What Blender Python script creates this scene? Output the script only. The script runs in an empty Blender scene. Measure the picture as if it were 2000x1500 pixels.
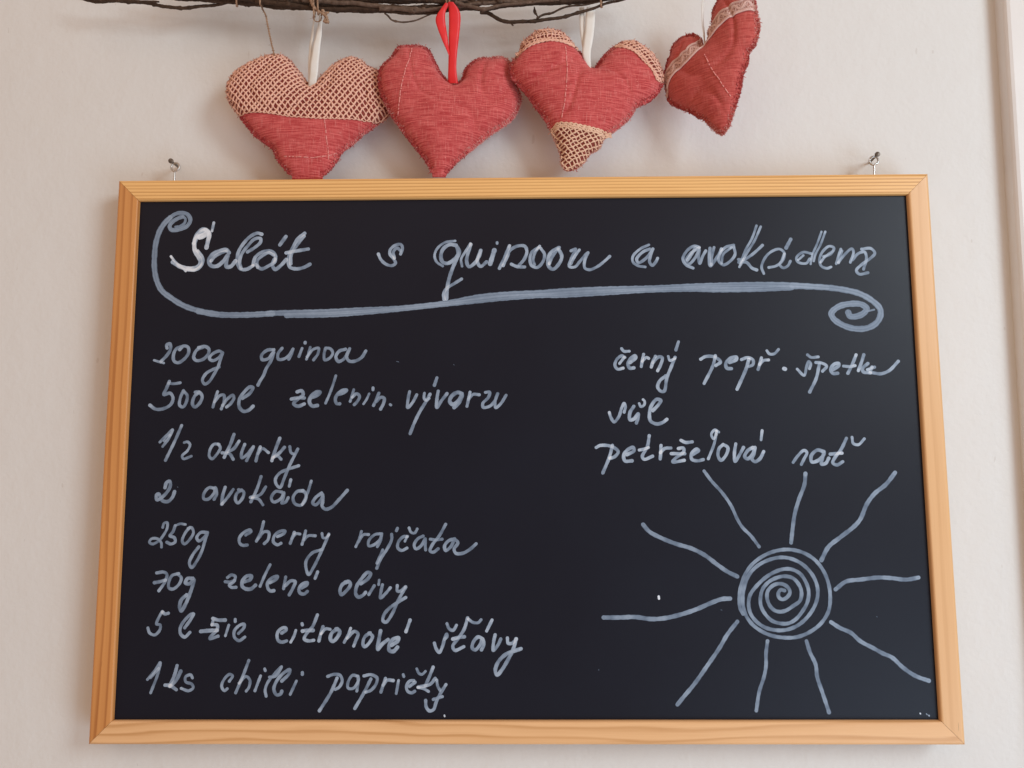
import bpy, math, random, json
import numpy as np
from mathutils import Vector, Matrix
from mathutils.geometry import delaunay_2d_cdt
random.seed(7); rng = np.random.default_rng(7)
S = bpy.context.scene
COL = S.collection
R = math.radians

# ------------------------------------------------------------ camera, world, lamps, exposure
cam_d = bpy.data.cameras.new('camera'); cam = bpy.data.objects.new('camera', cam_d); COL.objects.link(cam)
cam_d.sensor_fit = 'HORIZONTAL'; cam_d.sensor_width = 36.0; cam_d.lens = 36.0 * 1500.0 / 2000.0
cam_d.clip_start = 0.01; cam_d.clip_end = 50.0
cam.matrix_world = Matrix([[0.9999129, 0.0052206, 0.0121213, -0.0004388], [0.012619, -0.1091752, -0.9939424, -0.5740161], [-0.0038656, 0.9940088, -0.1092316, -0.013321], [0.0, 0.0, 0.0, 1.0]])
S.camera = cam
w = bpy.data.worlds.new("World"); S.world = w; w.use_nodes = True
bg = w.node_tree.nodes['Background']
bg.inputs[0].default_value = (1.0, 0.70, 0.52, 1); bg.inputs[1].default_value = 0.475   # warm light bounced about the room

def area(name, loc, target, sx, sy, power, color):
    l = bpy.data.lights.new(name, 'AREA'); l.shape = 'RECTANGLE'; l.size = sx; l.size_y = sy
    l.energy = power; l.color = color
    o = bpy.data.objects.new(name, l); COL.objects.link(o); o.location = loc
    o.rotation_euler = (Vector(target) - Vector(loc)).to_track_quat('-Z', 'Y').to_euler()
    return o
area('window_light', (1.32, -1.35, 0.60), (0.15, 0.0, -0.15), 0.58, 0.70, 16.5, (0.80, 0.925, 1.0))
area('low_fill_light', (1.15, -1.15, -0.95), (0.2, 0.0, -0.2), 1.1, 1.0, 13.0, (0.60, 0.80, 1.0))  # unseen fill lamp, added to brighten the lower wall and frame shadow
area('room_bounce', (-0.6, -2.0, 1.7), (0.0, 0.0, 0.0), 2.6, 1.8, 8.0, (1.0, 0.66, 0.47))
S.view_settings.view_transform = 'Standard'; S.view_settings.look = 'None'
S.view_settings.exposure = 0.0; S.view_settings.gamma = 1.0

# ------------------------------------------------------------ helpers
def tag(o, label=None, cat=None, group=None, kind=None):
    if label: o['label'] = label
    if cat: o['category'] = cat
    if group: o['group'] = group
    if kind: o['kind'] = kind
    return o

def empty(name, loc, rotz=0.0):
    o = bpy.data.objects.new(name, None); COL.objects.link(o); o.location = loc; o.rotation_euler = (0, 0, rotz)
    o.empty_display_size = 0.01
    return o

def mesh(name, V, Fc, mats, parent=None, smooth=True, uv=None, attr=None, midx=None):
    me = bpy.data.meshes.new(name)
    me.from_pydata([tuple(map(float, v)) for v in V], [], [tuple(map(int, f)) for f in Fc])
    for m in (mats if isinstance(mats, (list, tuple)) else [mats]): me.materials.append(m)
    if midx is not None: me.polygons.foreach_set('material_index', np.asarray(midx, dtype=np.int32))
    if uv is not None:
        L = me.uv_layers.new(name='UVMap'); li = np.zeros(len(me.loops), dtype=np.int32)
        me.loops.foreach_get('vertex_index', li); L.data.foreach_set('uv', np.asarray(uv, dtype=np.float32)[li].ravel())
    if attr is not None:
        for k, a in attr.items():
            t = me.attributes.new(k, 'FLOAT', 'POINT'); t.data.foreach_set('value', np.asarray(a, dtype=np.float32))
    me.polygons.foreach_set('use_smooth', [bool(smooth)] * len(me.polygons))
    me.update()
    o = bpy.data.objects.new(name, me); COL.objects.link(o)
    if parent: o.parent = parent
    return o

def spline(P, step, closed=False):
    """Catmull-Rom through P, resampled at about `step`."""
    P = np.asarray(P, float)
    if len(P) == 2 and not closed:
        n = max(2, int(np.linalg.norm(P[1] - P[0]) / step) + 1)
        return P[0] + (P[1] - P[0]) * np.linspace(0, 1, n)[:, None]
    Q = np.vstack([P[-1], P, P[0], P[1]]) if closed else np.vstack([2 * P[0] - P[1], P, 2 * P[-1] - P[-2]])
    out = []
    for i in range(1, len(Q) - 2):
        p0, p1, p2, p3 = Q[i - 1], Q[i], Q[i + 1], Q[i + 2]
        # centripetal
        t0 = 0; a = 0.5
        t1 = t0 + max(np.linalg.norm(p1 - p0), 1e-9) ** a; t2 = t1 + max(np.linalg.norm(p2 - p1), 1e-9) ** a; t3 = t2 + max(np.linalg.norm(p3 - p2), 1e-9) ** a
        n = max(2, int(np.ceil(np.linalg.norm(p2 - p1) / step)) + 1)
        t = np.linspace(t1, t2, n)[:-1, None]
        A1 = (t1 - t) / (t1 - t0) * p0 + (t - t0) / (t1 - t0) * p1
        A2 = (t2 - t) / (t2 - t1) * p1 + (t - t1) / (t2 - t1) * p2
        A3 = (t3 - t) / (t3 - t2) * p2 + (t - t2) / (t3 - t2) * p3
        B1 = (t2 - t) / (t2 - t0) * A1 + (t - t0) / (t2 - t0) * A2
        B2 = (t3 - t) / (t3 - t1) * A2 + (t - t1) / (t3 - t1) * A3
        out.append((t2 - t) / (t2 - t1) * B1 + (t - t1) / (t2 - t1) * B2)
    out = np.vstack(out)
    if not closed: out = np.vstack([out, P[-1]])
    return out

class MB:
    """collects tubes and strips, builds them as one mesh"""
    def __init__(s): s.V = []; s.F = []; s.U = []; s.M = []; s.n = 0
    def add(s, V, F, U=None, m=0):
        s.V.append(np.asarray(V, float)); s.U.append(np.zeros((len(V), 2)) if U is None else np.asarray(U, float))
        for f in F: s.F.append(tuple(i + s.n for i in f)); s.M.append(m)
        s.n += len(V)
    def tube(s, P, r, k=6, m=0, cap=True, flat=1.0):
        P = np.asarray(P, float); n = len(P)
        r = np.broadcast_to(np.asarray(r, float), (n,))
        T = np.gradient(P, axis=0); T /= np.maximum(np.linalg.norm(T, axis=1), 1e-12)[:, None]
        up = np.array([0, -1.0, 0]) if abs(T[0][1]) < 0.9 else np.array([1.0, 0, 0])
        V = []; U = []; L = np.concatenate([[0], np.cumsum(np.linalg.norm(np.diff(P, axis=0), axis=1))])
        for i in range(n):
            a = np.cross(T[i], up); a /= max(np.linalg.norm(a), 1e-9); b = np.cross(a, T[i]); up = b
            for j in range(k):
                q = 2 * math.pi * j / k
                V.append(P[i] + (a * math.cos(q) + b * math.sin(q) * flat) * r[i]); U.append((L[i], j / k))
        F = []
        for i in range(n - 1):
            for j in range(k):
                F.append((i * k + j, i * k + (j + 1) % k, (i + 1) * k + (j + 1) % k, (i + 1) * k + j))
        if cap: F.append(tuple(range(k))[::-1]); F.append(tuple(range((n - 1) * k, n * k)))
        s.add(V, F, U, m)
    def build(s, name, mats, parent=None, smooth=True):
        return mesh(name, np.vstack(s.V), s.F, mats, parent, smooth, np.vstack(s.U), None, s.M)

# ------------------------------------------------------------ materials
class N:
    def __init__(s, name):
        s.m = bpy.data.materials.new(name); s.m.use_nodes = True; s.t = s.m.node_tree
        s.b = s.t.nodes['Principled BSDF']
    def n(s, ty, **kw):
        o = s.t.nodes.new(ty)
        for k, v in kw.items(): setattr(o, k, v)
        return o
    def l(s, a, b): s.t.links.new(a, b)
    def val(s, sock, v):
        if isinstance(v, (int, float, tuple)): sock.default_value = v
        else: s.l(v, sock)
    def math(s, op, a, b=0.0, c=None):
        o = s.n('ShaderNodeMath', operation=op); s.val(o.inputs[0], a); s.val(o.inputs[1], b)
        if c is not None: s.val(o.inputs[2], c)
        return o.outputs[0]
    def noise(s, vec, scale, detail=3.0, rough=0.55, dist=0.0):
        o = s.n('ShaderNodeTexNoise'); s.l(vec, o.inputs['Vector']); o.inputs['Scale'].default_value = scale
        o.inputs['Detail'].default_value = detail; o.inputs['Roughness'].default_value = rough; o.inputs['Distortion'].default_value = dist
        return o.outputs['Fac']
    def map(s, vec, sc=(1, 1, 1), loc=(0, 0, 0)):
        o = s.n('ShaderNodeMapping'); s.l(vec, o.inputs[0]); o.inputs['Scale'].default_value = sc; o.inputs['Location'].default_value = loc
        return o.outputs[0]
    def ramp(s, f, stops):
        o = s.n('ShaderNodeValToRGB'); s.l(f, o.inputs[0]); e = o.color_ramp.elements
        while len(e) < len(stops): e.new(0.5)
        for i, (p, c) in enumerate(stops): e[i].position = p; e[i].color = (c if len(c) == 4 else tuple(c) + (1,))
        return o.outputs[0]
    def mix(s, f, a, b, mode='MIX'):
        o = s.n('ShaderNodeMix', data_type='RGBA', blend_type=mode)
        s.val(o.inputs[0], f); s.val(o.inputs[6], a); s.val(o.inputs[7], b); return o.outputs[2]
    def bump(s, h, strength, dist):
        o = s.n('ShaderNodeBump'); s.l(h, o.inputs['Height']); o.inputs['Strength'].default_value = strength; o.inputs['Distance'].default_value = dist
        s.l(o.outputs[0], s.b.inputs['Normal']); return o
    def uv(s): return s.n('ShaderNodeTexCoord').outputs['UV']
    def obj(s): return s.n('ShaderNodeTexCoord').outputs['Object']
    def attr(s, k): return s.n('ShaderNodeAttribute', attribute_name=k).outputs['Fac']
    def col(s, v): s.val(s.b.inputs['Base Color'], v)
    def rough(s, v): s.val(s.b.inputs['Roughness'], v)
    def spec(s, v): s.b.inputs['Specular IOR Level'].default_value = v

# painted plaster
k = N('wall_paint'); v = k.obj()
n1 = k.noise(v, 5.0, 3); n2 = k.noise(v, 260.0, 4, 0.6); n3 = k.noise(v, 38.0, 3)
c = k.ramp(n1, [(0.3, (0.735, 0.742, 0.728)), (0.7, (0.760, 0.768, 0.755))])
mk = k.noise(k.map(v, (1, 1, 0.35)), 150.0, 1.5); mkm = k.math('MULTIPLY', k.math('GREATER_THAN', mk, 0.752), 0.25)
c = k.mix(mkm, c, (0.48, 0.43, 0.38, 1)); k.col(c); k.rough(0.75); k.spec(0.25)
h = k.math('ADD', k.math('MULTIPLY', n2, 0.25), k.math('MULTIPLY', n3, 1.0)); k.bump(h, 0.7, 0.0015); M_wall = k.m

k = N('casing_paint'); v = k.obj(); n1 = k.noise(v, 30.0, 3)
k.col(k.ramp(n1, [(0.3, (0.74, 0.72, 0.70)), (0.7, (0.78, 0.765, 0.745))])); k.rough(0.45); k.bump(k.noise(v, 90, 3), 0.15, 0.0008); M_casing = k.m

def wood(name, seed, freq, wav, contrast, base, dark, uw=2.5):
    k = N(name); u = k.uv()
    sep = k.n('ShaderNodeSeparateXYZ'); k.l(u, sep.inputs[0]); U, Vv = sep.outputs[0], sep.outputs[1]
    low = k.noise(k.map(u, (uw, 22, 1), (seed, seed * 3.1, 0)), 1.0, 2.5, 0.5)
    ph = k.math('ADD', k.math('MULTIPLY', Vv, freq), k.math('MULTIPLY', low, wav))
    jit = k.noise(k.map(u, (9, 500, 1), (seed * 7, 0, 0)), 1.0, 3)
    ph = k.math('ADD', ph, k.math('MULTIPLY', jit, 0.35))
    fr = k.math('FRACT', ph)
    band = k.ramp(fr, [(0.0, (0.25,) * 3), (0.12, (0.0,) * 3), (0.62, (0.25,) * 3), (0.86, (1.0,) * 3), (0.95, (0.75,) * 3), (1.0, (0.25,) * 3)])
    amp = k.math('MULTIPLY', k.noise(k.map(u, (3, 130, 1), (seed * 2, 5, 0)), 1.0, 2), contrast * 2.7)
    f = k.math('MULTIPLY', band, amp)
    fib = k.noise(k.map(u, (28, 3800, 1), (seed, 0, 0)), 1.0, 3)
    c = k.mix(f, base + (1,), dark + (1,))
    tone = k.noise(k.map(u, (5, 60, 1), (seed * 5, 1, 0)), 1.0, 3)
    c = k.mix(k.math('MULTIPLY', tone, 0.55), c, tuple(x * y for x, y in zip(base, (1.10, 1.17, 1.30))) + (1,))
    c = k.mix(k.math('MULTIPLY', k.math('SUBTRACT', fib, 0.45), 0.55), c, dark + (1,))
    fl = k.noise(k.map(u, (55, 900, 1), (seed * 11, 2, 0)), 1.0, 1.0)
    c = k.mix(k.math('MULTIPLY', k.math('GREATER_THAN', fl, 0.80), 0.5), c, (0.16, 0.07, 0.025, 1))
    k.col(c); k.rough(0.38); k.spec(0.4)
    k.bump(k.math('ADD', k.math('MULTIPLY', fib, 0.5), k.math('MULTIPLY', f, -0.4)), 0.25, 0.0003)
    return k.m
WB, WD = (0.92, 0.56, 0.215), (0.50, 0.21, 0.05)
M_wood = [wood('pine_top', 1.3, 420, 3.0, 1.0, WB, WD, 1.6), wood('pine_right', 4.7, 120, 1.2, 0.25, (0.78, 0.47, 0.225), WD),
          wood('pine_bottom', 8.1, 150, 5.5, 0.75, (0.84, 0.51, 0.25), (0.55, 0.27, 0.09), 3.2), wood('pine_left', 12.9, 170, 2.2, 0.8, (0.67, 0.305, 0.095), (0.38, 0.13, 0.03))]

# chalkboard lacquer and the paint-marker ink on it share one shader
def board_mat(name, ink):
    k = N(name); v = k.obj()
    fine = k.noise(v, 1500.0, 2, 0.6); smu = k.noise(v, 9.0, 3); 
    base = k.ramp(smu, [(0.3, (0.0006, 0.0028, 0.0120)), (0.7, (0.0014, 0.0042, 0.0145))])
    sc = k.noise(k.map(v, (1, 1, 0.5)), 210.0, 1.0); base = k.mix(k.math('MULTIPLY', k.math('GREATER_THAN', sc, 0.86), 0.10), base, (0.4, 0.42, 0.45, 1))
    if ink:
        a = k.attr('ink'); g = k.noise(v, 900.0, 3, 0.6); g2 = k.noise(v, 160.0, 3)
        a2 = k.math('MULTIPLY', a, k.math('ADD', 0.72, k.math('ADD', k.math('MULTIPLY', g, 0.16), k.math('MULTIPLY', g2, 0.30))))
        a2 = k.n('ShaderNodeClamp'); 
        k.l(k.math('MULTIPLY', a, k.math('ADD', 0.72, k.math('ADD', k.math('MULTIPLY', g, 0.16), k.math('MULTIPLY', g2, 0.30)))), a2.inputs[0])
        inkc = k.ramp(a, [(0.3, (0.46, 0.64, 0.90)), (0.62, (0.62, 0.78, 0.98)), (0.85, (0.80, 0.88, 0.98))])
        base = k.mix(a2.outputs[0], base, inkc)
    k.col(base); k.rough(k.math('ADD', 0.39, k.math('MULTIPLY', smu, 0.10))); k.spec(0.31)
    k.bump(fine, 0.25, 0.00012)
    return k.m
M_board = board_mat('board_lacquer', False); M_ink = board_mat('marker_ink', True)

def fabric(name, a, b, hi):
    k = N(name); u = k.uv()
    wv = k.noise(k.map(u, (75, 1300, 1)), 1.0, 4, 0.68); wh = k.noise(k.map(u, (1300, 110, 1), (3, 1, 0)), 1.0, 4, 0.68)
    big = k.noise(u, 45.0, 3)
    c = k.mix(k.ramp(wv, [(0.40, (0,) * 3), (0.60, (1,) * 3)]), a + (1,), b + (1,))
    c = k.mix(k.math('MULTIPLY', k.ramp(wh, [(0.52, (0,) * 3), (0.74, (1,) * 3)]), 0.42), c, hi + (1,))
    c = k.mix(k.math('MULTIPLY', big, 0.35), c, a + (1,))
    fl = k.noise(k.map(u, (500, 1500, 1), (9, 4, 0)), 1.0, 2); c = k.mix(k.math('MULTIPLY', k.math('GREATER_THAN', fl, 0.70), 0.6), c, hi + (1,))
    k.col(c); k.rough(0.85); k.spec(0.15); k.b.inputs['Sheen Weight'].default_value = 0.15; k.b.inputs['Sheen Roughness'].default_value = 0.5
    w1 = k.n('ShaderNodeTexWave', wave_type='BANDS', bands_direction='X'); k.l(u, w1.inputs[0]); w1.inputs['Scale'].default_value = 420; w1.inputs['Distortion'].default_value = 1.0
    w2 = k.n('ShaderNodeTexWave', wave_type='BANDS', bands_direction='Y'); k.l(u, w2.inputs[0]); w2.inputs['Scale'].default_value = 420; w2.inputs['Distortion'].default_value = 1.0
    k.bump(k.math('ADD', k.math('ADD', w1.outputs['Fac'], w2.outputs['Fac']), k.math('MULTIPLY', k.math('ADD', wv, wh), 1.2)), 0.5, 0.00022)
    return k.m
M_red = fabric('red_linen', (0.46, 0.042, 0.046), (0.76, 0.165, 0.155), (0.97, 0.48, 0.42))
M_red2 = fabric('dark_red_linen', (0.45, 0.062, 0.054), (0.66, 0.140, 0.120), (0.85, 0.34, 0.29))

def plain(name, c1, c2, rough=0.8, sc=900.0, spec=0.2, metal=0.0, uvn=False, bump=0.0):
    k = N(name); v = k.obj(); f = k.noise(v, sc, 3)
    k.col(k.ramp(f, [(0.35, c1), (0.65, c2)])); k.rough(rough); k.spec(spec); k.b.inputs['Metallic'].default_value = metal
    if bump: k.bump(f, 0.6, bump)
    return k.m
M_lace = plain('lace_yarn', (0.80, 0.44, 0.33), (0.90, 0.58, 0.45), 0.9, 1400)
M_laceC = plain('lace_yarn_ecru', (0.78, 0.48, 0.34), (0.88, 0.62, 0.45), 0.9, 1400)
M_laceP = plain('lace_yarn_dusty', (0.68, 0.45, 0.40), (0.82, 0.58, 0.52), 0.9, 1400)
M_tulle = plain('lace_ground', (0.40, 0.17, 0.145), (0.55, 0.30, 0.26), 0.95, 1800)
M_thr_d = plain('fray_dark', (0.34, 0.030, 0.034), (0.56, 0.09, 0.09), 0.9, 700)
M_thr_l = plain('fray_light', (0.58, 0.20, 0.19), (0.82, 0.43, 0.39), 0.9, 700)
M_thr_lace = plain('fray_lace', (0.62, 0.33, 0.24), (0.80, 0.52, 0.40), 0.9, 700)
M_slub = plain('slub_thread_pink', (0.72, 0.23, 0.22), (0.88, 0.40, 0.36), 0.9, 700)
M_net_shade = fabric('red_linen_net_shade', (0.21, 0.036, 0.027), (0.30, 0.058, 0.044), (0.44, 0.13, 0.10))  # red linen under the net, with the yarns' shade put into its colour
M_satin = plain('red_satin', (0.74, 0.022, 0.026), (0.80, 0.030, 0.034), 0.42, 60, 0.4)
M_white = plain('white_satin', (0.76, 0.75, 0.70), (0.82, 0.81, 0.77), 0.5, 60, 0.3)
M_jute = plain('jute', (0.26, 0.155, 0.10), (0.46, 0.31, 0.21), 0.95, 500, 0.1, 0, False, 0.0004)
M_steel = plain('zinc_steel', (0.52, 0.52, 0.51), (0.66, 0.66, 0.65), 0.33, 300, 0.5, 1.0)
M_nail = plain('nail_steel', (0.11, 0.09, 0.075), (0.22, 0.185, 0.155), 0.5, 500, 0.5, 0.8)
def bark(name, a, b, cc):
    k = N(name); u = k.uv(); o = k.obj()
    f = k.noise(o, 320.0, 5, 0.65); g = k.noise(o, 45.0, 3)
    c = k.ramp(f, [(0.3, a), (0.6, b), (0.8, cc)]); c = k.mix(k.math('MULTIPLY', g, 0.4), c, a + (1,))
    k.col(c); k.rough(0.75); k.spec(0.3); k.bump(f, 0.8, 0.0009); return k.m
M_bark = bark('twig_bark', (0.030, 0.017, 0.010), (0.080, 0.046, 0.028), (0.19, 0.12, 0.08))
M_bark2 = bark('twig_bark_grey', (0.08, 0.052, 0.036), (0.17, 0.115, 0.085), (0.32, 0.24, 0.19))

# ------------------------------------------------------------ the wall and the door casing
W, H, RW = 0.6, 0.40279, 0.01576
ZT = H / 2
g = 1.6
wall = mesh('wall', [(-g, 0, -g), (g, 0, -g), (g, 0, g), (-g, 0, g), (-g, .1, -g), (g, .1, -g), (g, .1, g), (-g, .1, g)],
            [(0, 1, 2, 3), (5, 4, 7, 6), (1, 5, 6, 2), (4, 0, 3, 7), (3, 2, 6, 7), (4, 5, 1, 0)], M_wall, smooth=False)
tag(wall, kind='structure')
cs = empty('door_casing', (0.36810, 0, 0)); tag(cs, 'cream white painted casing standing proud of the wall at its right edge', 'door casing')
prof = [(0, .002), (0, -.0092), (.0006, -.0108), (.0018, -.0120), (.004, -.0127), (.030, -.0130), (.034, -.0145), (.090, -.0150), (.0935, -.0135), (.095, .002)]
V = []; F = []
for i, z in enumerate((-1.2, 1.2)):
    for a, y in prof: V.append((a + 0.01665 * z, y, z))
n = len(prof)
for j in range(n - 1): F.append((j, j + 1, n + j + 1, n + j))
F.append(tuple(range(n))[::-1]); F.append(tuple(range(n, 2 * n)))
o = mesh('casing_board', V, F, M_casing, cs, smooth=False)

# ------------------------------------------------------------ the chalkboard
cb = empty('chalkboard', (0, -0.004, 0)); OFF = Vector((0, 0.0005, 0))   # the board hangs a little off the wall
tag(cb, 'black chalkboard in a pine frame with a handwritten Czech salad recipe', 'chalkboard')
def brd(o): o.location = OFF; return o
# rails: profile (distance from the outer edge, depth)
pr = [(0, -.0040), (0, -.0200), (.00035, -.0211), (.0011, -.0218), (.0021, -.0220), (.0024, -.02203), (.0030, -.02205), (RW - .0024, -.02205), (RW - .0017, -.02203), (RW - .0014, -.0220), (RW - .0008, -.0217), (RW - .0003, -.0211), (RW, -.0202), (RW, -.01852)]
def rail(idx):
    # idx 0 top, 1 right, 2 bottom, 3 left ; local: u along the rail, a inward
    L = (W if idx % 2 == 0 else H) / 2; half = (H if idx % 2 == 0 else W) / 2
    V = []; U = []; F = []; segs = 12; n = len(pr)
    pv = [0.0]
    for i in range(1, n): pv.append(pv[-1] + math.dist(pr[i], pr[i - 1]))
    for s_ in range(segs + 1):
        t = -1 + 2 * s_ / segs
        for (a, y), q in zip(pr, pv):
            u = t * (L - a - 0.00012); b = half - a
            x, z = {0: (u, b), 1: (b, -u), 2: (-u, -b), 3: (-b, u)}[idx]
            V.append((x, y, z)); U.append((u + idx * 2.3, q))
    for s_ in range(segs):
        for j in range(n - 1): F.append((s_ * n + j, s_ * n + j + 1, (s_ + 1) * n + j + 1, (s_ + 1) * n + j))
        F.append((s_ * n + n - 1, s_ * n, (s_ + 1) * n, (s_ + 1) * n + n - 1))
    F.append(tuple(range(n))); F.append(tuple(range(segs * n, segs * n + n))[::-1])
    o = mesh('frame_rail', V, F, M_wood[idx], cb, smooth=True, uv=U); brd(o)
    o['label'] = ['top rail of the pine frame with fine straight dark grain', 'right rail of the pine frame, pale and nearly without grain',
                  'bottom rail of the pine frame with wide curving grain', 'left rail of the pine frame, deeper orange'][idx]
    try: o.data.set_sharp_from_angle(angle=R(40))
    except Exception: pass
    return o
for i in range(4): rail(i)
a, b = W / 2 - RW + .003, H / 2 - RW + .003
panel = mesh('writing_surface', [(-a, -.0185, -b), (a, -.0185, -b), (a, -.0185, b), (-a, -.0185, b), (-a, -.0110, -b), (a, -.0110, -b), (a, -.0110, b), (-a, -.0110, b)],
             [(0, 1, 2, 3), (5, 4, 7, 6), (1, 5, 6, 2), (4, 0, 3, 7), (3, 2, 6, 7), (4, 5, 1, 0)], M_board, cb, smooth=False); brd(panel)

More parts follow.
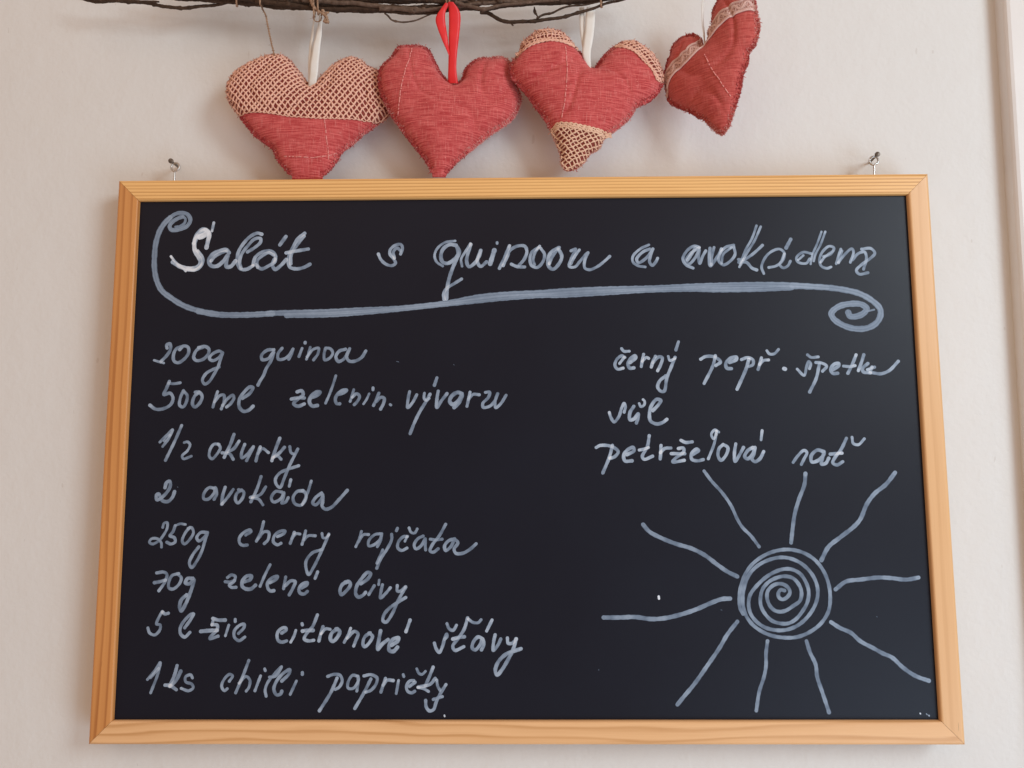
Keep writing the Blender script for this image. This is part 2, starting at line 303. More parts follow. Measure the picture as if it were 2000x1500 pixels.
WORDS = '''W flourish|sweeping line with a curl at each end underlining the title|0.42
2069@100:-25700,16623 -25358,16677 -25038,16935 -25004,17253 -25217,17411
3038@100:-25217,17411 -25590,17258 -25992,16978 -26150,16662 -26036,16428 -25724,16376 -25280,16464 -24809,16722 -24620,17144 -24845,17570 -25264,17694 -25744,17613 -26146,17333 -26508,16947
4006@100:-26146,17333 -26508,16947 -26766,16561 -26922,16210 -27124,15367 -27170,14455 -27141,13547 -26924,12571 -26512,11804 -25804,11246 -24893,10688 -23718,10267 -22347,10017
4220@100:-23716,10232 -22346,9983 -20306,9935 -18273,10025
4148@100:-18575,10042 -17219,10072 -14207,10128 -11952,10228 -9247,10325 -7220,10503 -5194,10756 -3168,11144 -1142,11340 1559,11456 2684,11544 6056,11674 9423,11727 12788,11857 13909,11887 17267,11940 19760,11885 22280,11696
3768@100:-17213,9881 -14202,9900 -11948,10038 -9246,10268 -7220,10484 -5194,10680 -3168,10877 -1142,11073 1557,11246 2681,11238 6051,11406 9420,11593 12781,11628 13899,11582 17253,11597 19751,11694
4353@100:19776,11823 21029,11771 22280,11694 23525,11514 24596,11233 25485,10714 26035,10114 26048,9604 25727,9054 25042,8677 24126,8640 23228,8943 22627,9413 22521,9796 23044,10261 23888,10469 24719,10421 25078,10120 24852,9781 24256,9530 23842,9575 23731,9831
1331@100:25108,9907 25614,10032
W chalk_word|handwritten white word Salát|0.5
2067@140:-22853,16918 -22909,16601 -22966,16284
3159@140:-23328,15022 -23227,15583 -23165,16110 -23416,16358 -23822,16185 -24146,15695 -24242,15204 -24140,14713 -23882,14291 -23718,13976 -23822,13662 -24157,13469 -24670,13459 -25224,13603 -25788,13942
2755@140:-23417,16393 -23694,16431 -24026,16116 -24215,15696 -24283,15345
4130@140:-23271,16181 -23538,15972 -23876,15834
2335@140:-23971,14782 -23645,14359 -23542,14009 -23717,13592 -24117,13330 -24665,13355
1786@140:-25944,14376 -25726,14095 -25439,13814 -25013,13462 -24798,13251
3017@100:-21632,14624 -21846,14836 -22323,14769 -22862,14493 -23106,14076 -22932,13656 -22485,13618 -22020,13998 -21727,14415 -21812,13927 -21765,13564 -21458,13589 -21130,13992
2332@100:-21809,14765 -22181,14628 -22650,14352 -22945,14005
2610@100:-19244,16009 -19556,16096 -20097,15840 -20626,15247 -20947,14619 -20990,13921 -20733,13396 -20287,13358 -19818,13633
2467@100:-20263,14670 -19793,14960 -19314,15412 -19337,15693 -19748,15661 -20278,15104 -20702,14477 -20819,13919 -20700,13431
2599@100:-19820,13703 -19667,14260 -19166,14641 -18552,14727 -18186,14389 -18219,13900 -18655,13611 -19194,13385 -19615,13701
2324@100:-19471,13491 -19521,13980 -19157,14361 -18685,14602 -18304,14425
2736@100:-18226,14110 -18384,13693 -18169,13343 -17767,13618 -17370,14069
2881@100:-17440,15819 -17868,15191
2607@100:-16054,16054 -16524,15672 -16915,14939 -17202,14172 -17081,13509 -16599,13366 -16056,13467 -15598,13707
2468@100:-16083,15844 -16613,15146 -17004,14450 -17019,13752
2601@100:-17384,14578 -16772,14693 -15750,14860
W chalk_word|handwritten white single letter s of the title|0.5
2318@100:-8903,14424 -8772,14877 -8885,15144 -9307,15091 -9678,14744 -9673,14395 -9396,14045 -9276,13731 -9526,13559 -9970,13666 -10350,14017 -10547,14437
2319@100:-8893,14668 -9168,14880 -9438,14603 -9363,14114
W chalk_word|handwritten white word quinoou|0.5
1903@100:-5785,13497 -6229,13813 -6389,14301 -6168,14857 -5625,15273 -4876,15393
2725@100:-4806,15057 -5284,15116 -5759,14785 -5926,14228 -5787,13796 -5412,13702 -4938,13998 -4634,14427 -4752,14951 -4566,14531 -4836,13872 -5084,13249 -5305,12557 -5437,11867 -5500,11007
2304@100:-4389,12516 -4930,12175 -5470,11833 -5705,11456 -5669,10973
1901@100:-4359,13466 -4428,14008 -4124,14563 -3751,15188
2588@100:-3717,15118 -3953,14353 -4020,13797 -3849,13434 -3442,13688 -3103,14207 -2981,14659
2449@100:-3002,14624 -3239,13860 -3001,13442 -2560,13786
3399@100:-1982,14651 -2288,13645
2042@100:-1777,15243 -1777,15173
2576@100:-1610,13293 -1270,13985 -859,14992
2441@100:-1339,13499 -997,14261 -860,14608 -315,14953 263,14948 416,14529 223,13974 -152,13525
2441@100:-728,13599 -322,13422 254,13384
2309@100:1247,14836 769,14457 644,13971 763,13484 1168,13342 1578,13756 1718,14310 1450,14765
2038@100:1361,14940 1018,14455 878,13900 978,13552
2579@100:2786,14825 2240,14515 1964,13961 2026,13405 2329,13195 2773,13608 2982,14162 2751,14720
2307@100:2717,14755 2305,14167 2062,13613
2170@100:3665,14574 4006,14711 3657,13949 3529,13408 3921,13357 4333,13805 4746,14288 4917,14426 4672,13872 4664,13282 5000,13142 5612,13393 6091,13757 6504,14136
2170@100:4276,14639 3931,14155 3653,13602
W chalk_word|handwritten white single letter a of the title|0.5
2031@100:9398,14983 8748,14675 8208,14123 8200,13707 8585,13413 9089,13320
2300@100:9458,14670 8946,14451 8474,13913 8604,13649 9068,13895 9554,14447 9681,14668 9479,14114 9415,13698 9598,13434 9874,13695 10016,13971
W chalk_word|handwritten white word avokádem|0.46
2189@100:12587,13208 12064,13471 11866,13905 12178,14510 12738,14871 13089,14764
2195@100:13071,14721 12469,14334 12072,13731 12276,13513 12797,14028 13084,14590 13009,14070 13078,13550 13304,14068 13554,14500
2529@100:12201,13816 12818,14723
2363@100:13872,14689 13793,14064 13856,13372 14223,13801 14534,14276 14714,14621
2194@100:14170,14756 13979,14063 13917,13458
2194@100:15610,14919 15014,14749 14575,14232 14490,13713 14801,13434 15315,13707 15687,14224 15606,14788
1856@100:15435,14729 14827,14230 14678,13539
1860@100:17337,16369 16980,15430 16438,14478 15973,13270
1859@100:17647,16297 17159,15255 16558,14304 16062,13399
2189@100:15926,13832 16330,13829 16846,14128 17368,14558 17718,14885
2356@100:15943,13616 16490,13612 16894,13177 17225,13036
2014@100:17735,12757 17587,13258 17937,14034 18459,14463 18970,14589 19294,14283 19171,13765 18665,13337 18114,13211
2019@100:19292,14240 19104,13766 18921,13421 19163,13178 19505,13331 19705,13675
2697@100:19801,15321 19437,14673
2017@100:21268,14225 20684,14342 20162,13931 20273,13601 20857,13511 21124,13837
1681@100:20674,14100 20280,13757
1686@100:22077,15869 21676,14873 21350,14182 21173,13448
1685@100:22356,15867 21946,14870 21560,14180 21410,13662
2015@100:22140,14003 22652,14172 22927,14646 22598,14779 22072,14349 21833,13745 21938,13296 22349,13120 22647,13222
1846@100:21909,13572 22222,13959 22875,14430
1845@100:23037,13460 23235,14081 23427,14556
1848@100:23505,14425 23207,13519
2013@100:23210,13563 23746,14207 24227,14576 24340,14332 24065,13556
2180@100:24225,13728 24669,14200 25137,14326 25257,13893 25001,13032
2183@100:24939,14544 25613,14583 25888,14234 25487,13805 24877,13378 24477,12950 24672,12673 25305,12772
W chalk_word|handwritten white amount 100g|0.42
2410@100:-25922,7503 -25962,7730 -25725,7820 -25670,7426 -25913,6973 -26328,6523
1805@100:-26836,6616 -26493,6509 -26112,6408
2409@100:-24664,7662 -25256,7423 -25431,6971 -25368,6555 -25062,6425 -24623,6702 -24327,7153 -24397,7569 -24739,7647 -24991,7384
2407@100:-23195,7600 -23748,7339 -23937,6811 -23755,6584 -23270,6656 -22894,7032 -22849,7409 -23158,7623 -23605,7527
2253@100:-21824,7139 -22092,7269 -22645,6992 -22784,6714 -22515,6562 -22074,6800 -21845,7101 -21991,6574 -22123,6123 -22402,5561 -22754,5000 -23047,4852 -23230,5115 -23002,5601 -22564,5884 -22047,6085
W chalk_word|handwritten white word quinoa|0.42
2400@100:-18079,7344 -18565,7309 -18966,6933 -18903,6617 -18471,6689 -18096,7155 -18257,6553 -18598,5953 -18791,5428 -19018,5055 -19158,4756
2250@100:-17482,7453 -17770,7040 -17721,6640 -17273,6683 -16871,7035 -16678,7388 -16795,6996 -16972,6636
2099@100:-16020,7430 -16228,6827
2400@100:-15806,7867 -15805,7821
1949@100:-15422,7502 -15559,6989 -15677,6628
2096@100:-15629,6801 -15230,7327 -14821,7438 -14849,7023 -15159,6573
2097@100:-14311,7397 -14399,6983 -14337,6568 -13966,6717 -13765,7092 -13959,7395 -14297,7450
2395@100:-12835,7351 -13303,7203 -13534,6789 -13340,6450 -12970,6613 -12701,7011 -12536,7387 -12749,6785 -12556,6483 -12182,6458 -11664,6726 -11359,7206
W chalk_word|handwritten white amount 500ml|0.42
2398@100:-25638,5053 -25839,4529 -26006,4097 -25547,4191 -25323,3854 -25451,3393 -25959,3075 -26555,3041 -26979,3326
2098@100:-25707,4918 -25294,4886 -24847,4951
2244@100:-24583,4373 -24785,3852 -24813,3315 -24561,3180 -24338,3551 -24299,4036 -24581,4336
2392@100:-23434,4255 -23758,3958 -23884,3400 -23711,3176 -23364,3457 -23198,3955 -23434,4255 -23711,4257
2092@100:-22091,4286 -22242,3764 -22384,3169
2238@100:-22286,3541 -21930,3986 -21634,4045 -21580,3612 -21767,3032
2236@100:-21680,3277 -21361,3745 -20961,4019 -20879,3817 -21125,3386 -21400,3164
2535@100:-20245,3791 -19735,4162 -19525,4571 -19750,4610 -20184,4201 -20479,3681 -20461,3160 -20138,2846 -19768,2934 -19465,3215
W chalk_word|handwritten white word zelenin.|0.42
2533@100:-16294,4241 -15976,4314 -15842,4045 -16221,3734 -16524,3379 -16207,3199 -15750,3360
2382@100:-16704,3722 -16297,3794 -15761,3791
2679@100:-15219,3841 -14777,4010 -14633,4210 -14893,4212 -15259,3938 -15382,3507 -15166,3208 -14796,3244
1939@100:-13505,5400 -13713,4691 -13979,3946 -14205,3412
2380@100:-13327,4032 -12883,4164 -12701,4350 -13035,4314 -13401,4003 -13504,3646 -13387,3363 -13179,3362
2083@100:-12181,4384 -12285,3975 -12425,3529
2229@100:-12282,3826 -11975,4085 -11748,3898 -11905,3527 -12123,3290
1783@100:-11061,4080 -11239,3672 -11456,3339
2082@100:-10785,4504 -10783,4369
2229@100:-10355,4114 -10534,3668 -10728,3224
2374@100:-10532,3520 -10202,3816 -9964,3740 -10010,3369 -10212,2962
1928@100:-9527,3292 -9467,3247
W chalk_word|handwritten white word vývaru|0.46
2227@100:-8129,4214 -8234,3657 -8250,3063 -7899,3433 -7608,3988
2077@100:-7052,4097 -7071,3725 -6900,3576 -6716,3724
2373@100:-6644,4021 -6936,3487 -7374,2763 -7736,2011 -8060,1179
2378@100:-6155,5211 -6330,4674
2373@100:-6052,4241 -6138,3721 -6155,3053 -5811,3556 -5421,4052
2815@100:-4346,4046 -4643,4144 -5086,3864 -5218,3493 -4995,3270 -4626,3505 -4331,3935 -4493,3490 -4898,3047
2222@100:-3754,4155 -3864,3635 -3974,3131
2220@100:-3864,3635 -3532,3990 -3088,3965
2221@100:-2643,4134 -2332,4147 -2422,3776 -2828,3333 -2791,3052 -2311,3146 -1941,3551 -1755,4033 -1941,3477 -1890,3032 -1535,3312 -1149,3918
W chalk_word|handwritten white fraction 1/2|0.46
2080@100:-26130,647 -25648,1147 -25256,1529 -25489,924 -25908,337
2080@100:-25815,741 -25425,1146
2233@100:-24600,1844 -25022,775 -25662,-656
1930@100:-24361,610 -24141,661 -23933,476 -24099,35 -24468,-345 -24371,-551 -23801,-370
W chalk_word|handwritten white word okurky|0.46
2076@100:-21834,467 -22205,483 -22472,102 -22504,-397 -22298,-560 -21942,-194 -21736,231 -21924,504
2523@100:-20785,1184 -21018,463 -21429,-453
2372@100:-20397,696 -20749,168 -21148,-51
2221@100:-21589,-137 -21068,-198 -20773,-602
2222@100:-19981,459 -20183,-128 -20156,-495 -19793,-276 -19346,294 -19574,-204 -19808,-701
2368@100:-18850,270 -19032,-280 -19128,-719
2070@100:-18997,-206 -18698,159 -18245,-136
2518@100:-17462,889 -17749,82 -17984,-709
2366@100:-17103,241 -17447,-154 -17938,-518
2068@100:-17844,-446 -17573,-373 -17322,-616
2070@100:-16720,283 -16620,-143 -16469,-231
2217@100:-16139,112 -16544,-729 -16808,-1313 -17082,-2040 -17338,-2621 -17601,-2417 -17686,-2038 -17390,-1602 -16749,-1313 -16041,-1082
W chalk_word|handwritten white digit 2 before the word avokáda|0.42
2509@100:-25610,-2606 -25509,-2242 -25291,-2156 -25245,-2520 -25532,-3028 -25957,-3404 -26160,-3461 -26190,-3135 -26046,-3062 -25767,-3520 -25359,-3587 -25041,-3284 -24911,-2899
W chalk_word|handwritten white word avokáda|0.42
2210@100:-22083,-2662 -22439,-2617 -22790,-3037 -22790,-3400 -22480,-3437 -22056,-2982 -21997,-2619 -21863,-3041 -22039,-3439
2357@100:-21276,-2592 -21438,-3187 -21488,-3803
2205@100:-21453,-3767 -21066,-3297 -20695,-2754
2208@100:-20090,-2793 -20435,-3046 -20508,-3480 -20338,-3712 -19998,-3352 -19939,-2917 -20312,-2770
2211@100:-18723,-1852 -18976,-2688 -19400,-3629
2207@100:-18368,-2581 -18741,-3124 -19447,-3324
2058@100:-19321,-3354 -18878,-3428 -18527,-3848
2204@100:-17203,-2948 -17645,-2910 -17940,-3358 -17770,-3649 -17263,-3419 -17055,-2999 -17094,-3419 -17181,-3723 -16904,-3637 -16729,-3348
2060@100:-16581,-2079 -16678,-2536
2203@100:-15678,-2845 -16102,-2916 -16384,-3349 -16226,-3784 -15783,-3872 -15445,-3367 -15565,-2954 -15971,-2880
2059@100:-15107,-2178 -15296,-2846 -15571,-3569 -15711,-3843
2348@100:-14352,-3030 -14770,-3355 -14959,-3730 -14758,-3861 -14328,-3429 -14262,-3139 -14250,-3646 -14295,-3935 -14048,-4166 -13633,-4045 -13096,-3505 -12508,-2841
W chalk_word|handwritten white amount 250g|0.42
1908@100:-25643,-5413 -25568,-5140 -25351,-5068 -25313,-5414 -25546,-5931 -25893,-6360 -26322,-6574 -26548,-6451 -26412,-6215 -25973,-6216 -25703,-6489 -25668,-6790
2202@100:-24754,-5286 -24896,-5717 -25103,-6004 -24789,-6134 -24703,-6421 -24989,-6577 -25302,-6455
1761@100:-24732,-5286 -24392,-5165 -24023,-5216
2053@100:-23699,-5419 -23999,-5777 -24208,-6365 -24038,-6580 -23685,-6280 -23427,-5779 -23588,-5433 -23820,-5504
2197@100:-22439,-5781 -22900,-5780 -23178,-6138 -23022,-6368 -22595,-6068 -22417,-5781 -22584,-6355 -22775,-7069 -23111,-7782 -23457,-8222 -23630,-7923 -23420,-7353 -23005,-6783
W chalk_word|handwritten white word cherry|0.42
2194@100:-19688,-5968 -19316,-5718 -19407,-5611 -19826,-5789 -20120,-6146 -20108,-6504 -19882,-6684 -19554,-6663
2196@100:-18438,-5039 -18599,-5721 -18906,-6400
2192@100:-18802,-6236 -18365,-5736 -18049,-5794 -18084,-6295 -18339,-6566
2191@100:-17419,-6082 -16972,-5869 -16883,-5690 -17269,-5724 -17626,-6010 -17700,-6439 -17402,-6655 -17150,-6548
2191@100:-16222,-5799 -16378,-6228 -16493,-6550
2043@100:-16393,-6228 -16110,-5885 -15818,-5908
2191@100:-15422,-5694 -15519,-6159 -15653,-6623
2042@100:-15516,-6302 -15216,-6031 -14720,-6032
1897@100:-14250,-5876 -14170,-6163 -13973,-6178 -13759,-5964
2188@100:-13760,-5913 -14036,-6592 -14382,-7376 -14798,-8228 -15127,-8723 -15303,-8368 -15332,-7800 -14909,-7232 -14260,-7005
W chalk_word|handwritten white word rajčata|0.42
2041@100:-11445,-5741 -11582,-6256 -11827,-6798
2038@100:-11651,-6470 -11295,-5970 -10932,-5957
2039@100:-10117,-5902 -10480,-5958 -10910,-6386 -10904,-6743 -10542,-6673 -10090,-6260 -10000,-5903 -10052,-6317 -10300,-6802
2183@100:-9294,-5947 -9289,-6319 -9607,-6975 -10019,-7600 -10313,-8295
2034@100:-9911,-7031 -10094,-7457 -10304,-7954
2039@100:-8884,-5519 -8955,-5691
2182@100:-8164,-6094 -8440,-6107 -8800,-6463 -8845,-6891 -8574,-7070 -8192,-6907
1891@100:-8200,-6108 -8342,-6429
1893@100:-8061,-5500 -7913,-5808 -7658,-5859 -7478,-5573
2181@100:-7059,-6075 -7421,-6253 -7686,-6680 -7559,-6966 -7198,-6753 -6912,-6268 -6909,-6682 -6869,-7039
2183@100:-5465,-5257 -5911,-6057 -6401,-6684 -6557,-7111 -6324,-7196 -5978,-6955
2034@100:-6549,-6291 -6113,-6342 -5706,-6293
2323@100:-4821,-6274 -5241,-6401 -5529,-6757 -5455,-7078 -5094,-6830 -4806,-6346 -4587,-6546 -4854,-6973 -4730,-7272 -4237,-7273 -3716,-6990 -3297,-6621
W chalk_word|handwritten white amount 70g|0.42
2188@100:-25934,-8593 -25426,-8538 -25201,-8687 -25309,-9198 -25717,-9819
2331@100:-26063,-9267 -25673,-9197 -25292,-9091
2186@100:-24364,-8646 -24818,-8773 -25032,-9198 -25013,-9623 -24718,-9708 -24283,-9341 -24170,-8931 -24474,-8646
2621@100:-23352,-8989 -23716,-8988 -23849,-9271 -23570,-9343 -23276,-9060 -23345,-9499 -23537,-10120 -23786,-10754 -24071,-11211 -24190,-10964 -24103,-10472 -23741,-10120
W chalk_word|handwritten white word zelené|0.42
2182@100:-20881,-8923 -20611,-8747 -20331,-8854 -20434,-9208 -20731,-9455 -20580,-9596 -20253,-9597
2326@100:-21030,-9206 -20666,-9242 -20379,-9137
2615@100:-19686,-9209 -19277,-9068 -19190,-8842 -19503,-8820 -19797,-9138 -19821,-9506 -19560,-9704 -19183,-9705 -18879,-9458
2037@100:-17885,-8043 -18213,-8716 -18550,-9530
2322@100:-17868,-9284 -17461,-9072 -17337,-8860 -17683,-8930 -18014,-9283 -18003,-9637 -17815,-9849 -17562,-9835
2178@100:-16755,-8897 -16816,-9286 -16877,-9695
2320@100:-16774,-9498 -16370,-9159 -16079,-9217 -16212,-9640 -16467,-10119
2318@100:-15611,-9641 -15232,-9430 -15207,-9289 -15566,-9394 -15790,-9712 -15710,-9994 -15419,-10065 -15191,-9889
2177@100:-14500,-8547 -14670,-8993
W chalk_word|handwritten white word olivy|0.42
2462@100:-12361,-9224 -12741,-9435 -12891,-9858 -12778,-10105 -12443,-9859 -12162,-9436 -12289,-9203 -12541,-9259
2460@100:-11418,-9367 -10939,-9029 -10742,-8662 -10960,-8591 -11373,-9014 -11725,-9578 -11766,-10072 -11582,-10283 -11259,-10157 -11082,-9967
2169@100:-10475,-9510 -10848,-10108
1881@100:-10134,-9123 -10165,-9426
2169@100:-9898,-9441 -9985,-9864 -10029,-10356 -9694,-10075 -9338,-9654
2167@100:-8849,-9499 -8844,-9866 -8613,-9880 -8306,-9599
2311@100:-8256,-9599 -8609,-10218 -8891,-10779 -9171,-11409 -9609,-12003 -9826,-11898 -9746,-11479 -9391,-11059 -8892,-10709 -8247,-10324
W chalk_word|handwritten white digit 5 before the word lžic|0.44
2031@100:-25410,-11258 -25631,-11665 -25770,-12099 -25513,-12169 -25519,-12505 -25864,-12854 -26233,-12714 -26372,-12378
2321@100:-25372,-11300 -25207,-11420 -24970,-11371
W chalk_word|handwritten white word lžic|0.46
2314@100:-23768,-12368 -23379,-11808 -23192,-11423 -23393,-11472 -23810,-11878 -24079,-12367 -24039,-12787 -23741,-12996 -23393,-12683
2460@100:-21804,-11740 -21424,-11846 -20932,-11847
2169@100:-21796,-11951 -21860,-12174
2313@100:-21846,-12160 -21483,-12196 -21485,-12510 -21887,-12943 -21953,-13103 -21397,-12943
2745@100:-22623,-12614 -22047,-12566 -21484,-12545
1878@100:-20667,-12197 -20878,-12916
2168@100:-20226,-11799 -20221,-11939
2164@100:-19961,-12757 -19599,-12373 -19586,-12129 -19894,-12198 -20256,-12582 -20241,-13000 -19908,-13245 -19505,-13001
W chalk_word|handwritten white word citronové|0.5
2305@100:-16919,-12740 -16616,-12517 -16656,-12377 -16929,-12412 -17222,-12739 -17172,-13213 -16902,-13352 -16559,-13269
2017@100:-15931,-12553 -16050,-12936 -16269,-13353
2163@100:-15510,-12099 -15479,-12183
2308@100:-14443,-11506 -14770,-12310 -15190,-12797 -15325,-13145 -15034,-13271 -14654,-13230
2592@100:-15461,-12602 -15124,-12554 -14721,-12554
2304@100:-14028,-12311 -14182,-12799 -14293,-13272
2014@100:-14161,-12799 -13831,-12451 -13520,-12486
2590@100:-13017,-12466 -13393,-12730 -13491,-13148 -13308,-13301 -12956,-12953 -12849,-12605 -13111,-12452
2014@100:-12083,-12418 -12254,-12871 -12517,-13371
2299@100:-12321,-13093 -11813,-12628 -11551,-12802 -11694,-13219 -11845,-13622
2299@100:-10712,-12733 -11088,-13011 -11201,-13498 -11076,-13671 -10723,-13359 -10543,-12956 -10805,-12747
2586@100:-9981,-12595 -10080,-13152 -10156,-13845 -9860,-13499 -9448,-13187
2723@100:-9192,-13569 -8787,-13292 -8718,-13084 -9076,-13153 -9357,-13569 -9353,-13916 -9065,-13985 -8782,-13708
2300@100:-7921,-11866 -8200,-12653
W chalk_word|handwritten white word šťávy|0.5
2291@100:-6207,-13434 -6061,-13850 -5859,-14057 -5633,-13642 -5493,-13122 -5351,-12824 -5329,-12963 -5493,-13171
2153@100:-5334,-12114 -5174,-12462 -4901,-12567 -4666,-12219
2296@100:-3886,-11732 -4149,-12533 -4633,-13227 -4918,-13643 -4774,-13920 -4145,-13678
2434@100:-4920,-13158 -4491,-13054 -4112,-13006
2009@100:-3850,-11802 -3505,-12032 -3146,-12047 -2946,-11852
2432@100:-2824,-13160 -3146,-13021 -3488,-13367 -3559,-13769 -3345,-13887 -2988,-13506 -2845,-13160 -2752,-13507 -2916,-13887
2294@100:-2179,-11874 -2559,-12619
2289@100:-1965,-12883 -2073,-13369 -2095,-13923 -1773,-13577 -1572,-13161
2287@100:-1108,-13093 -1059,-13439 -773,-13453 -486,-13163
2572@100:-500,-13163 -703,-13855 -1062,-14545 -1492,-15233 -1827,-15577 -1954,-15302 -1775,-14751 -1218,-14200 -161,-13821
W chalk_word|handwritten white words 1 ks|0.42
2013@100:-26239,-15873 -25763,-15300 -25393,-14746 -25524,-15493 -25967,-16768
2157@100:-26030,-15735 -25483,-15148
2446@100:-24197,-14941 -24368,-15632 -24674,-16321
2588@100:-23928,-15322 -24212,-15908 -24624,-16321
2441@100:-24986,-16252 -24626,-16287 -24183,-16562
2010@100:-23083,-15771 -23221,-15564 -23574,-15702 -23539,-16033 -23123,-16184 -23006,-16425 -23320,-16631 -23843,-16473
W chalk_word|handwritten white word chilli|0.44
2007@100:-20492,-15993 -20275,-15635 -20494,-15531 -20842,-15841 -21017,-16323 -20812,-16632 -20617,-16495
2155@100:-19177,-14599 -19505,-15511 -20020,-16770
2006@100:-19806,-16131 -19342,-15670 -19062,-15911 -19103,-16392 -19287,-16653
2006@100:-18318,-15636 -18680,-16633
2008@100:-18046,-15167 -18000,-15277
2006@100:-17692,-15719 -17279,-15650 -16868,-15016 -17355,-15512 -17823,-16118 -17966,-16599 -17882,-16997
2290@100:-16825,-15981 -16338,-15499 -16288,-15223 -16698,-15430 -17183,-15981 -17360,-16530 -17156,-16908 -16872,-16839 -16806,-16668
2003@100:-15802,-15981 -16207,-16874
2291@100:-15402,-15417 -15399,-15527
W chalk_word|handwritten white word papričky|0.46
2145@100:-13629,-15673 -13203,-15535 -12758,-15605 -12607,-15983 -12813,-16395 -13074,-16546
2287@100:-12969,-15790 -13377,-16738 -14147,-17968
2000@100:-11542,-15654 -11900,-15605 -12212,-16121 -12170,-16464 -11813,-16464 -11466,-15929 -11507,-15654 -11498,-16121 -11574,-16656
2143@100:-11093,-15640 -10615,-15558 -10183,-15778 -10248,-16190 -10598,-16602 -10953,-16725
2284@100:-10611,-15847 -11094,-16807 -11695,-17818
2141@100:-9591,-15813 -9748,-16259 -9898,-16725
2281@100:-9748,-16259 -9468,-15930 -9054,-15951
1996@100:-8683,-15951 -8829,-16821
1855@100:-8360,-15559 -8315,-15683
2138@100:-7614,-15951 -7898,-15985 -8123,-16328 -8033,-16671 -7748,-16774 -7550,-16671
2279@100:-7909,-16342 -7541,-16068
1856@100:-7422,-15160 -7262,-15470 -7047,-15539 -6814,-15333
2283@100:-6281,-15058 -6547,-15711 -6827,-16329
2280@100:-6133,-15815 -6472,-16192 -7324,-16397
1993@100:-7324,-16411 -6968,-16480 -6589,-16685
1994@100:-6025,-15918 -5951,-16329 -5793,-16603
2277@100:-5383,-16227 -5756,-16809 -6037,-17355 -6246,-17901 -6529,-17969 -6744,-17696 -6783,-17287
2131@100:-6251,-17219 -5627,-17028
W chalk_word|handwritten white word černý|0.52
2222@100:7467,6632 7247,6746 6872,6471 6738,6037 6933,5775 7326,5847
2072@100:7074,6185 7415,6632
2076@100:7243,7271 7402,7082 7795,7080
2516@100:7830,6256 8267,6613 8195,6740 7834,6480 7679,6107 7821,5845 8103,5865
2221@100:8827,6849 8721,6400 8637,5952
2071@100:8719,6326 9022,6623 9190,6547
2368@100:9675,6694 9496,6321 9360,5911
2366@100:9494,6246 9911,6656 10168,6579 10045,6094 9812,5647
1923@100:10600,6689 10718,6389 11076,6522
2366@100:11093,6611 10778,5866 10463,5122 10239,4157 9996,4158 9783,4456 9941,4901 10393,5271
2223@100:11369,7750 11167,7151
W chalk_word|handwritten white word pepř.|0.52
2363@100:12937,6466 13297,6659 13975,6610 14355,6256 14014,5997
2363@100:14001,6707 13808,5998 13126,4699
2508@100:15018,6215 15520,6437 15526,6601 15080,6514 14735,6142 14797,5806 15127,5767
2213@100:15873,6420 16336,6567 16698,6393 16685,6057 16385,5909
2507@100:16404,6417 16156,5687 15479,4264
2359@100:17316,6539 17164,6054 17040,5697
2210@100:17164,6054 17433,6336 17826,6386
2066@100:17727,7060 17895,6834 18249,6832 18572,7152
2795@100:18904,5746 18984,5716
W chalk_word|handwritten white word špetka|0.5
2058@100:19858,5704 20331,5255 20543,5886 20707,6258 20847,6108 20742,5736
2062@100:20641,6744 20905,6556 21407,6590
2206@100:21219,6181 21621,6141 21978,5915 21666,5545
2353@100:21472,6105 21203,5064 20679,4044
2496@100:22405,5638 22847,5948 22855,6112 22498,6024 22259,5653 22393,5392 22745,5390
2353@100:24136,6724 23820,6017 23479,5386
2203@100:23190,5909 23665,5869 24022,5941
2352@100:24688,6721 24489,6162 24237,5568
2496@100:24947,6085 24538,5715 24599,5477 25094,5415
2201@100:25410,5822 24886,5639
2347@100:25227,5823 25098,5489 25459,5376 25838,5336 26436,5556 27136,6237
W chalk_word|handwritten white word sůl|0.54
2206@100:6271,2638 6389,2254 6604,1959 6941,2326 7174,2988 7349,3283 7433,3061 7337,2655
2500@100:8044,3073 7755,2617 7744,2101 8039,2173 8341,2540 8320,2245 8202,1878
1912@100:8430,3278 8536,3056 8781,3165 8824,3424 8716,3557
2497@100:9396,2756 9826,3197 9980,3492 9688,3567 9309,3126 9149,2536 9210,2021 9644,1798 10087,1906 10386,2125
W chalk_word|handwritten white word petrželová|0.54
2342@100:5290,132 5585,277 6388,200 6857,-167 6594,-530 6264,-638
2341@100:6448,273 6229,-529 5735,-1675
2483@100:7474,-388 7991,-98 7923,121 7554,-24 7255,-387 7319,-824 7830,-826
2342@100:9097,957 8948,190 8566,-538 8708,-721 9296,-505
2192@100:8357,-63 8724,8 9019,116
2338@100:9921,258 9886,-252 9839,-703
2335@100:9872,-252 10186,38 10625,73
2335@100:11157,34 11501,69 11530,-186 10971,-621 10730,-910 11549,-805
2334@100:10636,-328 11052,-330 11584,-332
2338@100:11355,618 11658,470 12156,505
2332@100:12143,-407 12589,-118 12469,-8 12073,-334 12097,-734 12495,-845 12898,-759
1899@100:14076,1191 13804,1353 13538,1047 13674,717 13903,1045
2046@100:13911,1265 13721,388 13264,-703
2333@100:14353,313 14052,22 13962,-487 14155,-815 14547,-417 14674,92 14353,313
2333@100:15251,345 15135,-274 15149,-892 15493,-421 15789,88
2476@100:16459,85 16086,-132 15852,-568 16065,-714 16442,-352 16604,84 16515,-352 16356,-715 16566,-919 16923,-717 17212,-210
2043@100:17161,1287 17062,629
W chalk_word|handwritten white word nať|0.52
2177@100:19272,-981 19634,-510 20087,-134 20283,-295 20060,-730 19846,-1128
